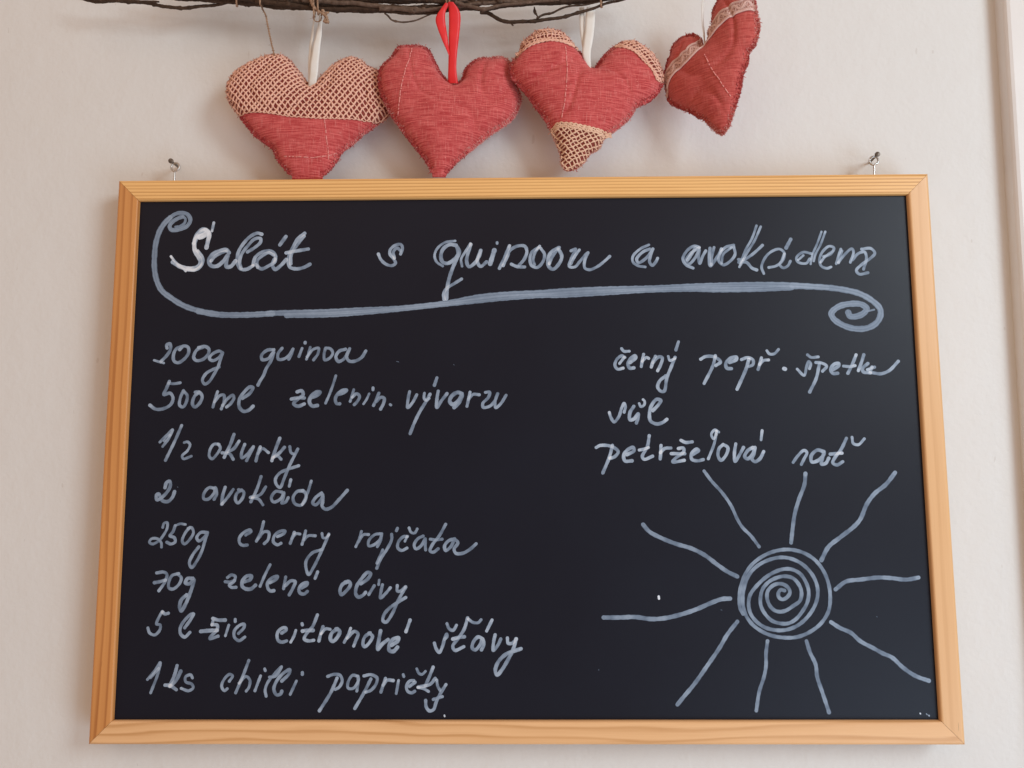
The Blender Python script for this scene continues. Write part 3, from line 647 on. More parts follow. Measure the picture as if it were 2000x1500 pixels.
2469@100:21463,-227 21033,-116 20578,-514 20594,-950 20997,-879 21452,-460 21499,-227 21370,-663 21276,-1097 21568,-1062 21803,-701
2326@100:23130,713 22704,-87 22240,-666 22077,-1028 22360,-1174 22792,-944
2322@100:21926,-411 22327,-376 22764,-341
2035@100:23533,784 23598,346 23956,257 24400,671
W spiral|coiled disc of the drawn sun|0.4
2567@100:18277,-9894 18018,-9847 17841,-10080 17877,-10360 18109,-10500 18424,-10361 18651,-10035 18547,-9708 18224,-9474 17845,-9427 17458,-9566 17110,-9939 17044,-10405 17213,-10917 17532,-11242 17908,-11336 18338,-11244 18874,-10920 19315,-10595 19459,-10037 19316,-9523 18908,-9055 18343,-8913 17815,-9005 17232,-9285 16785,-9751 16596,-10311 16596,-10916 16859,-11473 17314,-11937 17875,-12123 18443,-12124 18975,-11847 19474,-11292 19833,-10689 19960,-9991 19800,-9337 19399,-8728 18839,-8445 18316,-8421 17737,-8583 17054,-8957 16314,-9610 15863,-10216 15743,-10868 15863,-11472 16223,-11982 16822,-12399 17572,-12584 18282,-12562 19051,-12286 19737,-11756 20292,-11015 20564,-10271 20552,-9525 20208,-8730 19571,-8071 18776,-7693 18063,-7621 17292,-7784 16513,-8158 15919,-8720 15559,-9422 15362,-10262 15362,-10914 15528,-11564 15932,-12166 16529,-12629 17273,-12953 18165,-13092 19017,-13047 19882,-12726 20713,-12127 21273,-11295 21437,-10366 21364,-9434 21072,-8591 20535,-7839 19748,-7319 18803,-7081 17892,-7149 17019,-7453 16234,-7969 15735,-8532 15375,-9234 15158,-9982 15110,-10634 15141,-11099 15341,-11471
W ray||0.4
2326@100:12931,-1572 13453,-2297 14151,-3093 14771,-4029 15171,-4961 15511,-5533 16065,-6104 16625,-6872
W ray||0.4
2892@100:8517,-5313 8939,-5799 9723,-6229 10793,-6658 11863,-6980 12784,-7443 13625,-8081 14325,-8576 15029,-8929
W ray||0.42
3001@100:5624,-11711 6731,-11713 7803,-11680 8942,-11821 9942,-11753 11018,-11511 12098,-11164 13182,-10712 13903,-10469 14476,-10435
W ray||0.4
2844@100:14919,-12003 14177,-12903 13652,-13731 12689,-15037 11805,-16201 11076,-17019 10603,-17562
W ray||0.4
2480@100:16963,-13321 16824,-14148 16791,-14972 16620,-15725 16265,-16680 16005,-17970
W ray||0.4
2752@100:20107,-1780 20000,-2538 19554,-3615 19222,-4616 19034,-5614 18883,-6609
W ray||0.4
3033@100:26439,-1732 25742,-2558 24913,-3202 24333,-3917 23809,-4987 23351,-5485 22307,-6263 21487,-6899 20942,-7816
W ray||0.4
2848@100:21844,-9820 22582,-9296 23587,-9158 24877,-9020 25729,-9057 26791,-9165 27653,-9026
W ray||0.4
2836@100:21414,-12047 21997,-12429 22758,-12775 23366,-13328 24257,-13811 24873,-14155 25491,-14430 26225,-15116 27035,-15663 27927,-15990
W ray||0.4
2689@100:19654,-13324 19866,-14082 20216,-14906 20284,-15727 20587,-16749 20979,-18072
W paint_speck|small white dot of paint left of the drawn sun|0.95
1610@100:9496,-10286 9511,-10426
W paint_speck|small white specks by the lower rail|0.7
1205@100:-5478,-18275 -5460,-18343
1047@100:27199,-18140 27214,-18173
558@100:27616,-18173 27681,-18241
907@100:27784,-18275 27799,-18308
447@40:-9085,6426 -8935,6387
553@40:-24705,-2558 -24682,-2580
446@40:-4949,6177 -4911,6140
463@40:13808,-11202 13878,-11223
425@40:24588,-11670 24621,-11705
497@40:5210,-15238 5231,-15259'''
G = 0.00015
def ink_object(name, label, gain, strokes, idx):
    xs = np.concatenate([np.array(p)[:, 0] for w_, sg, p in strokes]); zs = np.concatenate([np.array(p)[:, 1] for w_, sg, p in strokes])
    mw = max(w_ for w_, sg, p in strokes)
    x0, x1, z0, z1 = xs.min() - mw - .002, xs.max() + mw + .002, zs.min() - mw - .002, zs.max() + mw + .002
    nx, nz = int((x1 - x0) / G) + 2, int((z1 - z0) / G) + 2
    D = np.zeros((nx, nz), np.float32)
    for w_, sg, p in strokes:
        Q = spline(p, G * 1.5); n = len(Q)
        L = np.zeros((nx, nz), np.float32)
        ph = rng.uniform(0, 6.28, 4); s_ = np.arange(n) * G * 1.5
        wob = 1 + 0.05 * np.sin(s_ * 700 + ph[0]) + 0.03 * np.sin(s_ * 1700 + ph[1])
        den = 1 + (0.08 if name == 'flourish' else 0.20) * np.sin(s_ * (90 if name == 'flourish' else 260) + ph[2]) + (0.03 if name == 'flourish' else 0.10) * np.sin(s_ * 800 + ph[3])
        TQ = np.gradient(Q, axis=0); TQ /= np.maximum(np.linalg.norm(TQ, axis=1), 1e-12)[:, None]
        e = np.minimum(s_, s_[-1] - s_); hw = w_ / 2
        endb = 1 + (0.0 if name == 'flourish' else 0.20) * np.exp(-(e / (hw * 0.7)) ** 2)
        for i in range(n):
            r = hw * wob[i]; k_ = int(r * 1.2 / G) + 2
            cx, cz = (Q[i, 0] - x0) / G, (Q[i, 1] - z0) / G; ix, iz = int(round(cx)), int(round(cz))
            gx = np.arange(ix - k_, ix + k_ + 1); gz = np.arange(iz - k_, iz + k_ + 1)
            d = np.hypot(gx[:, None] - cx, gz[None, :] - cz) * G / r
            f = np.clip((1.10 - d) / 0.24, 0, 1); f = f * f * (3 - 2 * f) * (0.88 + 0.14 * np.clip(d, 0, 1) ** 3) * den[i] * endb[i]
            lat = ((gx[:, None] - cx) * TQ[i, 1] - (gz[None, :] - cz) * TQ[i, 0]) * G / r
            f = f * (1 + (0.10 if name == 'flourish' else 0.05) * np.sin(lat * 6.5 + ph[0] + 1.2 * math.sin(s_[i] * 30 + ph[1])))
            sl = L[gx[0]:gx[-1] + 1, gz[0]:gz[-1] + 1]; np.maximum(sl, f, out=sl)
        Lg = np.clip(L * gain * sg, 0, 0.97); D = np.clip(np.maximum(D, Lg) + (0.12 if name == 'flourish' else 0.32) * np.minimum(D, Lg), 0, 0.97)
    keep = D > 0.02
    q = keep[:-1, :-1] | keep[1:, :-1] | keep[:-1, 1:] | keep[1:, 1:]
    used = np.zeros_like(keep); used[:-1, :-1] |= q; used[1:, :-1] |= q; used[:-1, 1:] |= q; used[1:, 1:] |= q
    ids = -np.ones(D.shape, int); ids[used] = np.arange(used.sum())
    I, K = np.nonzero(used); y = -0.01855 - 0.00003 * (idx % 6)
    V = np.stack([x0 + I * G, np.full(len(I), y), z0 + K * G], 1)
    qi, qk = np.nonzero(q)
    F = np.stack([ids[qi, qk], ids[qi + 1, qk], ids[qi + 1, qk + 1], ids[qi, qk + 1]], 1)
    me = bpy.data.meshes.new(name); me.vertices.add(len(V)); me.vertices.foreach_set('co', V.astype(np.float32).ravel())
    me.loops.add(F.size); me.loops.foreach_set('vertex_index', F.astype(np.int32).ravel())
    me.polygons.add(len(F)); me.polygons.foreach_set('loop_start', np.arange(0, F.size, 4, dtype=np.int32))
    me.update(calc_edges=True); me.validate()
    t = me.attributes.new('ink', 'FLOAT', 'POINT'); t.data.foreach_set('value', D[I, K].astype(np.float32))
    me.materials.append(M_ink)
    o = bpy.data.objects.new(name, me); COL.objects.link(o); o.parent = panel
    if label: o['label'] = label
    return len(F)
tot = 0; nsp = 0
cur = None; items = []
for ln in WORDS.strip().splitlines():
    if ln[0] == 'W': nm, lb, gn = ln[2:].split('|'); cur = (nm, lb, float(gn), []); items.append(cur)
    else:
        w_, p = ln.split(':'); w_, sg = w_.split('@'); cur[3].append((int(w_) * 1e-6, int(sg) * .01, [tuple(int(c_) * 1e-5 for c_ in t.split(',')) for t in p.split()]))
for i, (nm, lb, gn, st) in enumerate(items):
    nm = {'ray': 'sun_ray', 'spiral': 'sun_spiral'}.get(nm, nm)
    if nm == 'paint_speck' and len(st) > 1:
        for s1 in st: tot += ink_object(nm, '', gn, [s1], i)
    else: tot += ink_object(nm, lb, gn, st, i)
print('ink quads', tot)

MISC = json.loads('''{"twigs":[[[[-34175,-2200,34949],[-32883,-2200,34597],[-30580,-2200,34612],[-28185,-2200,34289],[-27381,-2200,34028],[-26584,-2200,33914],[-25793,-2200,33926],[-24219,-2200,34137],[-22646,-2200,34349],[-20286,-2200,34698]],1.5,0],[[[-32669,-2600,34487],[-31387,-2600,34405],[-30001,-2600,34368],[-28720,-2600,34261],[-27545,-2600,34134]],1.1,0],[[[-26925,-2400,34732],[-23357,-2400,34354],[-19763,-2400,34061],[-18181,-2400,33751],[-16057,-2400,33642],[-12328,-2400,33473],[-9155,-2400,33311],[-6067,-2400,33399],[-4427,-2400,33504],[-2827,-2400,33444],[-602,-2400,33749],[3491,-2400,33825],[6104,-2400,34126],[9536,-2400,34541]],1.7,0],[[[-25473,-3000,34655],[-20772,-3000,34185],[-17646,-3000,33817],[-14531,-3000,33574],[-12199,-3000,33340],[-8324,-3000,33253],[-4458,-3000,33454],[-595,-3000,33654],[3265,-3000,33895],[7894,-3000,34250]],1.9,0],[[[-16363,-3400,33709],[-14045,-3400,33558],[-12115,-3400,33371],[-10570,-3400,33067],[-7494,-3400,32868],[-5192,-3400,33003],[-2891,-3400,33220],[-591,-3400,33397],[1707,-3400,33410],[4388,-3400,33622]],1.6,1],[[[-28036,-2600,35200],[-22903,-2600,34845],[-19355,-2600,34469],[-16211,-2600,34181],[-13081,-2600,34185],[-9171,-2600,34014],[-5271,-2600,34133],[-598,-2600,34284],[4070,-2600,34476]],2.2,0],[[[-19908,-3200,33716],[-17574,-3200,33441],[-15245,-3200,33168],[-12925,-3200,33140],[-10992,-3200,32994],[-8675,-3200,32722],[-6364,-3200,32735],[-4440,-3200,32958]],1.5,0],[[[-14472,-3300,34325],[-12148,-3300,34051],[-9829,-3300,33818],[-6358,-3300,33530],[-3281,-3300,33452],[-208,-3300,33579],[2860,-3300,33420],[6313,-3300,33746],[8233,-3300,34049]],1.7,0],[[[-28741,-2800,35493],[-22052,-2800,35161],[-14217,-2800,34733],[-6422,-2800,34555],[1346,-2800,34626],[9101,-2800,35193]],2.4,0],[[[-26153,-2500,36165],[-18246,-2500,35732],[-8419,-2500,35360],[-595,-2500,35431],[7213,-2500,35834]],2.6,0],[[[-4830,-3600,33221],[-3797,-3600,32880],[-2766,-3600,32693],[-1735,-3600,32965],[-189,-3600,33166],[1357,-3600,33204],[2902,-3600,33348]],1.3,1],[[[-10511,-3600,32850],[-8959,-3600,32811],[-7408,-3600,32651],[-5861,-3600,32815],[-4830,-3600,33112],[-3799,-3600,33539]],1.4,1],[[[-3016,-2800,33045],[-2493,-2800,32928],[-2179,-2800,32760],[-1866,-2800,32535],[-1345,-2800,32250],[-615,-2800,32065],[323,-2800,32120],[1366,-2800,32218],[2410,-2800,32374],[3454,-2800,32583],[4499,-2800,32846],[5546,-2800,33166],[6595,-2800,33544],[7642,-2800,33828],[8272,-2800,34022]],1.35,0],[[[1258,-3000,32207],[1571,-3000,32403],[1884,-3000,32530],[2404,-3000,32655],[3031,-3000,32979],[3866,-3000,33227],[4907,-3000,33379],[6157,-3000,33585]],0.8,0],[[[1365,-2900,32398],[1240,-2900,32658],[1138,-2900,32933],[1079,-2900,33267]],0.55,0],[[[1190,-2900,32711],[1137,-2900,32868],[1108,-2900,33024],[1089,-2900,33156]],1.0,0],[[[-10204,-3000,32840],[-9941,-3000,32616],[-9674,-3000,32281],[-9254,-3000,32108],[-8786,-3000,32037],[-8004,-3000,32184],[-7172,-3000,32506],[-6341,-3000,32869],[-5717,-3000,33173]],0.65,1],[[[-1734,-3600,33469],[-1632,-3600,33293],[-1426,-3600,33181]],1.0,0],[[[-614,-2900,32016],[-572,-2900,31893],[-511,-2900,31802]],0.7,0]],"jute":[[-20032,-2600,34768],[-19856,-2600,34184],[-19600,-2600,33516],[-19349,-2600,33016],[-19212,-2600,32394],[-18985,-2600,31362],[-18807,-2600,30620],[-18544,-2600,29635]],"rib":[{"heart":0,"c":"white","legs":[[[[-15695,-2600,33194],[-15722,-2570,32398],[-15893,-2540,31198],[-16023,-2510,29902],[-16037,-2480,28609],[-15982,-2450,27620]],[[-15493,-2700,33129],[-15598,-2660,32239],[-15678,-2620,31149],[-15775,-2580,29960],[-15847,-2540,28574],[-15843,-2500,27593]]],[[[-15141,-3000,32937],[-15217,-2924,32074],[-15479,-2848,31012],[-15720,-2772,29850],[-15878,-2696,28490],[-15944,-2620,27232]],[[-14949,-3000,32935],[-14932,-2924,32172],[-15001,-2848,31007],[-15127,-2772,29844],[-15230,-2696,28483],[-15341,-2620,27525]]]]},{"heart":1,"c":"red","legs":[[[[-5526,-4200,32844],[-5864,-4067,32457],[-6248,-3933,31751],[-6118,-3800,31137],[-5847,-3667,30420],[-5575,-3533,29801],[-5303,-3400,29181]],[[-5209,-4100,32825],[-5481,-3967,32416],[-5547,-3833,31805],[-5482,-3700,31190],[-5378,-3567,30474],[-5313,-3433,29856],[-5219,-3300,29236]]],[[[-5307,-4250,32869],[-5274,-3992,32597],[-5276,-3733,31863],[-5312,-3475,30527],[-5340,-3217,29384],[-5388,-2958,28434],[-5426,-2700,27379]],[[-4915,-4250,32864],[-4610,-3992,32589],[-4433,-3733,32252],[-4505,-3475,31016],[-4682,-3217,29675],[-4774,-2958,28428],[-4668,-2700,27371]]]]},{"heart":2,"c":"white","legs":[[[[4516,-2500,33459],[4515,-2575,32450],[4532,-2650,31447],[4654,-2725,30259],[4882,-2800,29077]],[[4879,-2500,33455],[4877,-2575,32446],[4874,-2650,31443],[4869,-2725,30256],[5061,-2800,29075]]],[[[5059,-2700,33326],[4974,-2760,32714],[4878,-2820,31436],[4733,-2880,30358],[4644,-2940,29473],[4998,-3000,28401]],[[5691,-2700,33318],[5676,-2760,32705],[5578,-2820,31428],[5432,-2880,30445],[5279,-2940,29561],[5282,-3000,28304]]]]},{"heart":3,"c":"white","legs":[[[[13556,-3800,29450],[13505,-3800,30144],[13427,-3800,31149],[13426,-3800,32314],[13537,-3800,33560]],[[13694,-3600,29564],[13672,-3600,30260],[13630,-3600,31269],[13667,-3600,32437],[13764,-3600,33688]]]]}],"ties":[[[-21332,-3750,34767],[-21225,-3750,33949],[-21158,-3750,33133],[-21411,-3000,33532],[-21810,-1900,34405],[-21866,-1900,36010]],[[-19559,-3750,34745],[-19457,-3750,33968],[-19394,-3750,33194],[-19623,-3000,33593],[-19985,-1900,34467],[-20033,-1900,35987]],[[-15520,-3750,34696],[-15413,-3750,33471],[-15345,-3750,32253],[-15518,-3000,32640],[-15796,-1900,33494],[-15855,-1900,35936]],[[-15212,-3750,34692],[-15108,-3750,33549],[-15043,-3750,32412],[-15212,-3000,32801],[-15483,-1900,33658],[-15537,-1900,35932]],[[-5588,-3750,34574],[-5507,-3750,33799],[-5465,-3750,33027],[-5502,-3000,33425],[-5573,-1900,34295],[-5581,-1900,35809]],[[-5359,-3750,34571],[-5278,-3750,33837],[-5237,-3750,33106],[-5270,-3000,33505],[-5337,-1900,34376],[-5344,-1900,35806]],[[5934,-3750,34432],[5996,-3750,33579],[6020,-3750,32729],[6142,-3000,33123],[6309,-1900,33986],[6337,-1900,35663]]],"knot":[[-15662,-3700,33670],[-15415,-3700,33016],[-15022,-3700,32605],[-14634,-3700,32357],[-14399,-3700,32111],[-14544,-3700,31789],[-14313,-3700,31706],[-14745,-3600,32746],[-14584,-3600,32419],[-14358,-3600,32579]],"loop2":[[-15290,-3300,32941],[-15508,-3300,32372],[-15307,-3300,32043],[-14962,-3300,32121],[-14899,-3300,32691]],"eye":[[-26249,-1550,21527],[26534,-1550,21552]],"eyeb":[[-26281,-1550,20479],[26399,-1550,20496]],"nail":[[[-26673,0,22117],[-26417,-1900,21848]],[[26908,0,22005],[26641,-1900,21883]]]}''')
def pts(l): return np.array(l, float) * 1e-5
# screw eyes in the top rail, each hung on a nail
for i in range(2):
    c = pts(MISC['eye'][i]); b = pts(MISC['eyeb'][i]); m = MB(); r = 0.0032
    q = np.linspace(-math.pi / 2 + 0.10, 1.5 * math.pi - 0.12, 40)
    ring = np.stack([c[0] + r * np.cos(q), c[1] + 0.0006 * np.sin(q / 2) , c[2] + r * np.sin(q)], 1)
    zt = c[2] - r
    shank = np.array([[b[0], c[1], ZT - 0.004], [b[0] + (c[0] - b[0]) * .5, c[1], ZT + 0.001], [c[0] - .0001, c[1], zt - .0012]])
    m.tube(np.vstack([spline(shank, .0006), ring]), 0.00078, 10)
    m.tube([[b[0], c[1], ZT - .001], [b[0], c[1], ZT + .0004]], .0013, 12)
    o = m.build('screw_eye', M_steel, cb); o.location = Vector((0, 0.004, 0)); o['label'] = ['screw eye at the left end of the top rail', 'screw eye at the right end of the top rail'][i]
    a_, h_ = pts(MISC['nail'][i][0]), pts(MISC['nail'][i][1]); m = MB(); d = (h_ - a_) / np.linalg.norm(h_ - a_)
    m.tube([a_ - d * .004, h_], .00085, 10)
    m.tube([h_ - d * .0006, h_ - d * .0002, h_ + d * .0005, h_ + d * .0007], [.0014, .0019, .0019, .0016], 16)
    o = m.build('nail', M_nail); tag(o, ['dark round-headed nail in the wall above the left end of the chalkboard', 'dark round-headed nail in the wall above the right end of the chalkboard'][i], 'nail', 'nails holding the chalkboard')

# ------------------------------------------------------------ stuffed hearts
HEARTS = json.loads('''[{"O":[-0.16004,-0.0215,0.25652],"rot":6,"out":[[112,1879],[663,2458],[1214,3089],[1956,3834],[2613,4222],[3182,4351],[3853,4128],[4434,3645],[5108,3370],[5694,2581],[6141,1382],[6202,373],[5925,-345],[5173,-977],[4238,-1714],[3403,-2543],[2572,-3268],[2120,-4075],[1575,-4783],[1166,-5189],[1126,-5505],[108,-5576],[-1002,-5572],[-1102,-5262],[-1577,-4788],[-2247,-3929],[-2543,-3251],[-3110,-2780],[-3865,-2217],[-4438,-1548],[-5016,-781],[-5498,-107],[-5886,472],[-6052,1259],[-5943,2062],[-5417,2886],[-4694,3421],[-3782,3968],[-2951,4260],[-2297,4291],[-1728,4066],[-1053,3389],[-373,2512]],"H":13,"lace":[{"poly":[[-8485,-919],[-4925,-728],[-3726,-779],[-2425,-975],[-1119,-1172],[375,-1244],[1685,-1213],[3565,-1060],[4888,-938],[8322,-956],[8217,10364],[-8900,9384]],"edge":[[-4971,-729],[-3726,-779],[-2425,-975],[-1119,-1172],[375,-1244],[1685,-1213],[3565,-1060],[4888,-938],[5644,-658]],"hem":0}],"slub":[[[1357,-1225],[1464,-1819],[1530,-2710],[1639,-3400],[1607,-4092]],[[-1600,-3956],[-486,-4065],[627,-4027],[1739,-3742],[2108,-3482]]]},{"O":[-0.05327,-0.0235,0.25046],"rot":6,"out":[[361,2411],[930,2958],[1119,3671],[1596,4197],[2266,4634],[3035,4670],[3903,4813],[4482,4536],[4750,3940],[4863,3135],[5150,2441],[5416,1646],[5238,735],[4753,-185],[3985,-813],[2841,-1650],[1704,-2679],[763,-3497],[15,-4305],[-263,-4801],[-355,-5077],[-1102,-5100],[-1245,-4736],[-1672,-3776],[-2238,-3015],[-3088,-1969],[-3846,-918],[-4416,-55],[-4895,911],[-5236,1886],[-5297,2877],[-5120,3582],[-4382,4417],[-3827,5247],[-2979,5389],[-2127,5381],[-1555,5056],[-1265,4465],[-976,3875],[-497,3094],[-20,2614]],"H":14,"lace":[],"slub":[[[-2831,4843],[-2964,3983],[-3236,2970],[-3504,1763],[-3678,666],[-3805,-425]]]},{"O":[0.04844,-0.0255,0.25851],"rot":5,"out":[[640,2632],[1058,3169],[1710,4002],[2453,4603],[3009,4912],[3745,4989],[4475,4683],[5196,4040],[5728,3200],[6029,2354],[5966,1686],[5485,817],[4736,131],[3906,-273],[3434,-1039],[2786,-1714],[2051,-2295],[1411,-2779],[947,-3626],[313,-4013],[-235,-4765],[-956,-5289],[-1491,-5348],[-1841,-4808],[-1922,-4075],[-2356,-2982],[-2705,-2160],[-3232,-1250],[-3762,-523],[-4381,388],[-5091,1204],[-5535,1749],[-5576,2592],[-5350,3164],[-4899,3842],[-4716,4511],[-4173,5007],[-3538,5508],[-2723,5684],[-1908,5574],[-1278,5123],[-831,4569],[-384,4016],[151,3277]],"H":14,"lace":[{"poly":[[-7137,2534],[-5350,3164],[-4901,3464],[-4090,3873],[-2646,4166],[-1743,4106],[-838,3951],[69,3939],[-786,8116],[-7133,7835]],"edge":[[-5081,3363],[-4631,3663],[-4090,3873],[-3369,4071],[-2646,4166],[-1743,4106],[-838,3980]],"hem":1},{"poly":[[2178,4592],[2445,4173],[3353,3779],[4163,3095],[4879,2312],[5367,1618],[5920,1684],[8273,1767],[8447,7550],[1951,7271]],"edge":[[2355,4265],[2808,4044],[3353,3779],[4163,3095],[4879,2312],[5367,1618],[5875,1730]],"hem":1},{"poly":[[-3596,-2187],[-2616,-2232],[-2257,-2035],[-1632,-2109],[-1096,-2204],[427,-2437],[2049,-2388],[3588,-2342],[1683,-7737],[-3639,-7857]],"edge":[[-2616,-2250],[-2257,-2035],[-1632,-2109],[-1096,-2204],[-380,-2322],[427,-2437],[1326,-2456],[2050,-2370]],"hem":2}],"slub":[[[-1583,3780],[-1536,2363],[-1598,857],[-1701,-269],[-1941,-1766]]]},{"O":[0.14097,-0.036,0.28398],"rot":-36,"out":[[-530,1253],[-308,1657],[-184,1923],[-207,2397],[77,2838],[178,3577],[350,4134],[632,4570],[912,5004],[1519,5151],[2319,4754],[3022,4095],[3359,3509],[3436,2728],[3637,1530],[3539,821],[3224,39],[2781,-330],[2682,-1043],[2293,-1810],[2111,-2795],[1789,-3664],[1465,-4536],[1221,-5211],[683,-5807],[317,-5632],[-261,-4945],[-699,-4367],[-1301,-3889],[-2063,-3205],[-2766,-2765],[-3475,-2083],[-3657,-1316],[-3773,-167],[-3686,602],[-3286,1666],[-3023,2294],[-2527,2598],[-1801,2736],[-1175,2511],[-724,1959],[-645,1541]],"H":11,"lace":[],"slub":[[[-92,113],[326,-1021],[888,-2112],[1508,-3356]]],"band":[[-3590,-1851],[-3367,-1168],[-2948,-707],[-2292,-288],[-1568,24],[-1008,406],[-568,816],[-130,1245],[573,1769],[1263,2172],[2013,2446],[2748,2596],[3612,2698]]}]''')
def seg_dist(P, A, B):
    """distance of points P to segments A-B, and arc length of the nearest spot"""
    best = np.full(len(P), 1e9); arc = np.zeros(len(P)); acc = 0.0
    for a, b in zip(A, B):
        ab = b - a; l2 = (ab ** 2).sum() + 1e-18; t = np.clip(((P - a) @ ab) / l2, 0, 1)
        d = np.hypot(*(P - a - t[:, None] * ab).T); m = d < best; best[m] = d[m]; arc[m] = acc + t[m] * math.sqrt(l2); acc += math.sqrt(l2)
    return best, arc
def inside(P, poly):
    x, y = P[:, 0], P[:, 1]; r = np.zeros(len(P), bool); j = len(poly) - 1
    for i in range(len(poly)):
        xi, yi = poly[i]; xj, yj = poly[j]
        c = ((yi > y) != (yj > y)) & (x < (xj - xi) * (y - yi) / ((yj - yi) or 1e-12) + xi); r ^= c; j = i
    return r
def smooth_noise(P, sc, seed):
    r = np.random.default_rng(seed); v = np.zeros(len(P))
    for _ in range(7):
        th = r.uniform(0, 6.28); f = sc * r.uniform(.6, 1.6); v += np.sin((P[:, 0] * math.cos(th) + P[:, 1] * math.sin(th)) * f + r.uniform(0, 6.28))
    return v / 7
HL = ['stuffed heart whose upper half is covered with beige net lace, leftmost of the row', 'plain red linen stuffed heart hanging from a bright red satin ribbon',
      'red stuffed heart with net lace on both lobes and on its tip', 'dark red stuffed heart turned sideways with a scalloped lace band across it']
ALL = 0.0021
for hi, hd in enumerate(HEARTS):
    O = np.array(hd['O']); rot = R(hd['rot'])
    root = empty('stuffed_heart', tuple(O), rot); tag(root, HL[hi], 'stuffed heart', 'stuffed hearts hanging from the twigs')
    out = spline(pts(hd['out']), 0.0011, closed=True)
    out = out + smooth_noise(out, 2500, hi)[:, None] * 0.0003
    out[:, 1] = np.maximum(out[:, 1], ZT + 0.0005 - O[2]) if hi < 3 else out[:, 1]
    A, B = out, np.roll(out, -1, axis=0)
    # cushion height: Poisson surface over the inside of the seam
    st = 0.0009; mn, mx = out.min(0) - .003, out.max(0) + .003
    nx, ny = int((mx[0] - mn[0]) / st) + 1, int((mx[1] - mn[1]) / st) + 1
    gx, gy = np.meshgrid(mn[0] + np.arange(nx) * st, mn[1] + np.arange(ny) * st, indexing='ij'); GP = np.stack([gx.ravel(), gy.ravel()], 1)
    ins = inside(GP, out); dist, arc = seg_dist(GP, A, B); sd = np.where(ins, dist, -dist)
    msk = (sd > ALL).reshape(nx, ny).astype(float); u = np.zeros((nx, ny))
    for _ in range(2600):
        u[1:-1, 1:-1] = (u[2:, 1:-1] + u[:-2, 1:-1] + u[1:-1, 2:] + u[1:-1, :-2] + 1.0) * 0.25 * msk[1:-1, 1:-1]
    Hh = hd['H'] * 1e-3 * (u / u.max()) ** 0.5
    dd = np.maximum(dist - ALL, 0)
    puck = np.sin(arc * 1150 + 3 * np.sin(arc * 170 + hi)) * 0.00075 * np.exp(-dd / 0.0045) * (1 - np.exp(-dd / 0.0012))
    big = smooth_noise(GP, 190, 50 + hi) * 0.0013 * np.clip(dd / 0.012, 0, 1) + smooth_noise(GP, 480, 80 + hi) * 0.00035 * np.clip(dd / 0.006, 0, 1)
    big = big - 0.0016 * np.exp(-((smooth_noise(GP, 75, 130 + hi)) / 0.045) ** 2) * np.clip(dd / 0.010, 0, 1)
    wvf = smooth_noise(GP, 520, 20 + hi) * 0.0006 * np.exp(-dd / 0.002)
    FLD = np.stack([Hh + ((puck + big) * (sd > 0) + 0.0004).reshape(nx, ny), wvf.reshape(nx, ny), sd.reshape(nx, ny)], -1)
    def lift(P, FLD=FLD, mn=mn, st=st):
        f = (P - mn) / st; i = np.clip(f.astype(int), 0, np.array(FLD.shape[:2]) - 2); t = np.clip(f - i, 0, 1); tx, ty = t[:, :1], t[:, 1:]
        r = (FLD[i[:, 0], i[:, 1]] * (1 - tx) * (1 - ty) + FLD[i[:, 0] + 1, i[:, 1]] * tx * (1 - ty) + FLD[i[:, 0], i[:, 1] + 1] * (1 - tx) * ty + FLD[i[:, 0] + 1, i[:, 1] + 1] * tx * ty)
        return r[:, 0], r[:, 1], r[:, 2]
    def within(P): return lift(np.asarray(P, float))[2] > 0
    sx = np.arange(mn[0], mx[0], .0012); sy = np.arange(mn[1], mx[1], .0012); qx, qy = np.meshgrid(sx, sy, indexing='ij'); IP = np.stack([qx.ravel(), qy.ravel()], 1)
    ok = lift(IP)[2] > 0.0008
    inner = IP[ok] + rng.uniform(-1, 1, (ok.sum(), 2)) * 0.00014
    AP = np.vstack([out, inner]); no = len(out)
    vs, es, fs, *_ = delaunay_2d_cdt([Vector(p) for p in AP], [], [list(range(no))], 1, 1e-7)
    V2 = np.array([tuple(v_) for v_ in vs]); fs = [f for f in fs]
    h, wav, d = lift(V2); n = len(V2)
    front = np.stack([V2[:, 0], -h + wav, V2[:, 1]], 1); back = np.stack([V2[:, 0], np.minimum(h * 0.62, 0.0085) + 0.0002 + wav, V2[:, 1]], 1)
    F = [tuple(f) for f in fs] + [tuple(n + i for i in f)[::-1] for f in fs]
    rim = {}
    for f in fs:
        for a_, b_ in zip(f, f[1:] + f[:1]): rim[(a_, b_)] = rim.get((a_, b_), 0) + 1
    for (a_, b_) in list(rim):
        if (b_, a_) not in rim: F.append((b_, a_, n + a_, n + b_))
    # orient: front must face -y
    f0 = fs[0]; nr = np.cross(front[f0[1]] - front[f0[0]], front[f0[2]] - front[f0[0]])
    if nr[1] > 0: F = [f[::-1] for f in F]
    mats = [M_red2 if hi == 3 else M_red, M_net_shade]
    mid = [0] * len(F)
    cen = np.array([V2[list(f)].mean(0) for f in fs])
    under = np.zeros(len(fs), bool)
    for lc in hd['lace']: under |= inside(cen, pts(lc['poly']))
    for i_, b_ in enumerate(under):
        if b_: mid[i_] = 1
    uvv = np.vstack([V2, V2 + 0.3]) + hi * 0.37
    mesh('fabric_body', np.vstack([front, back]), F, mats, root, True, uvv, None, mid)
    def on(P, up):
        P = np.asarray(P, float); h, wv, d = lift(P); return np.stack([P[:, 0], -h + wv - up, P[:, 1]], 1)
    # net lace: two crossing families of yarn that follow the cushion
    ymat = M_lace
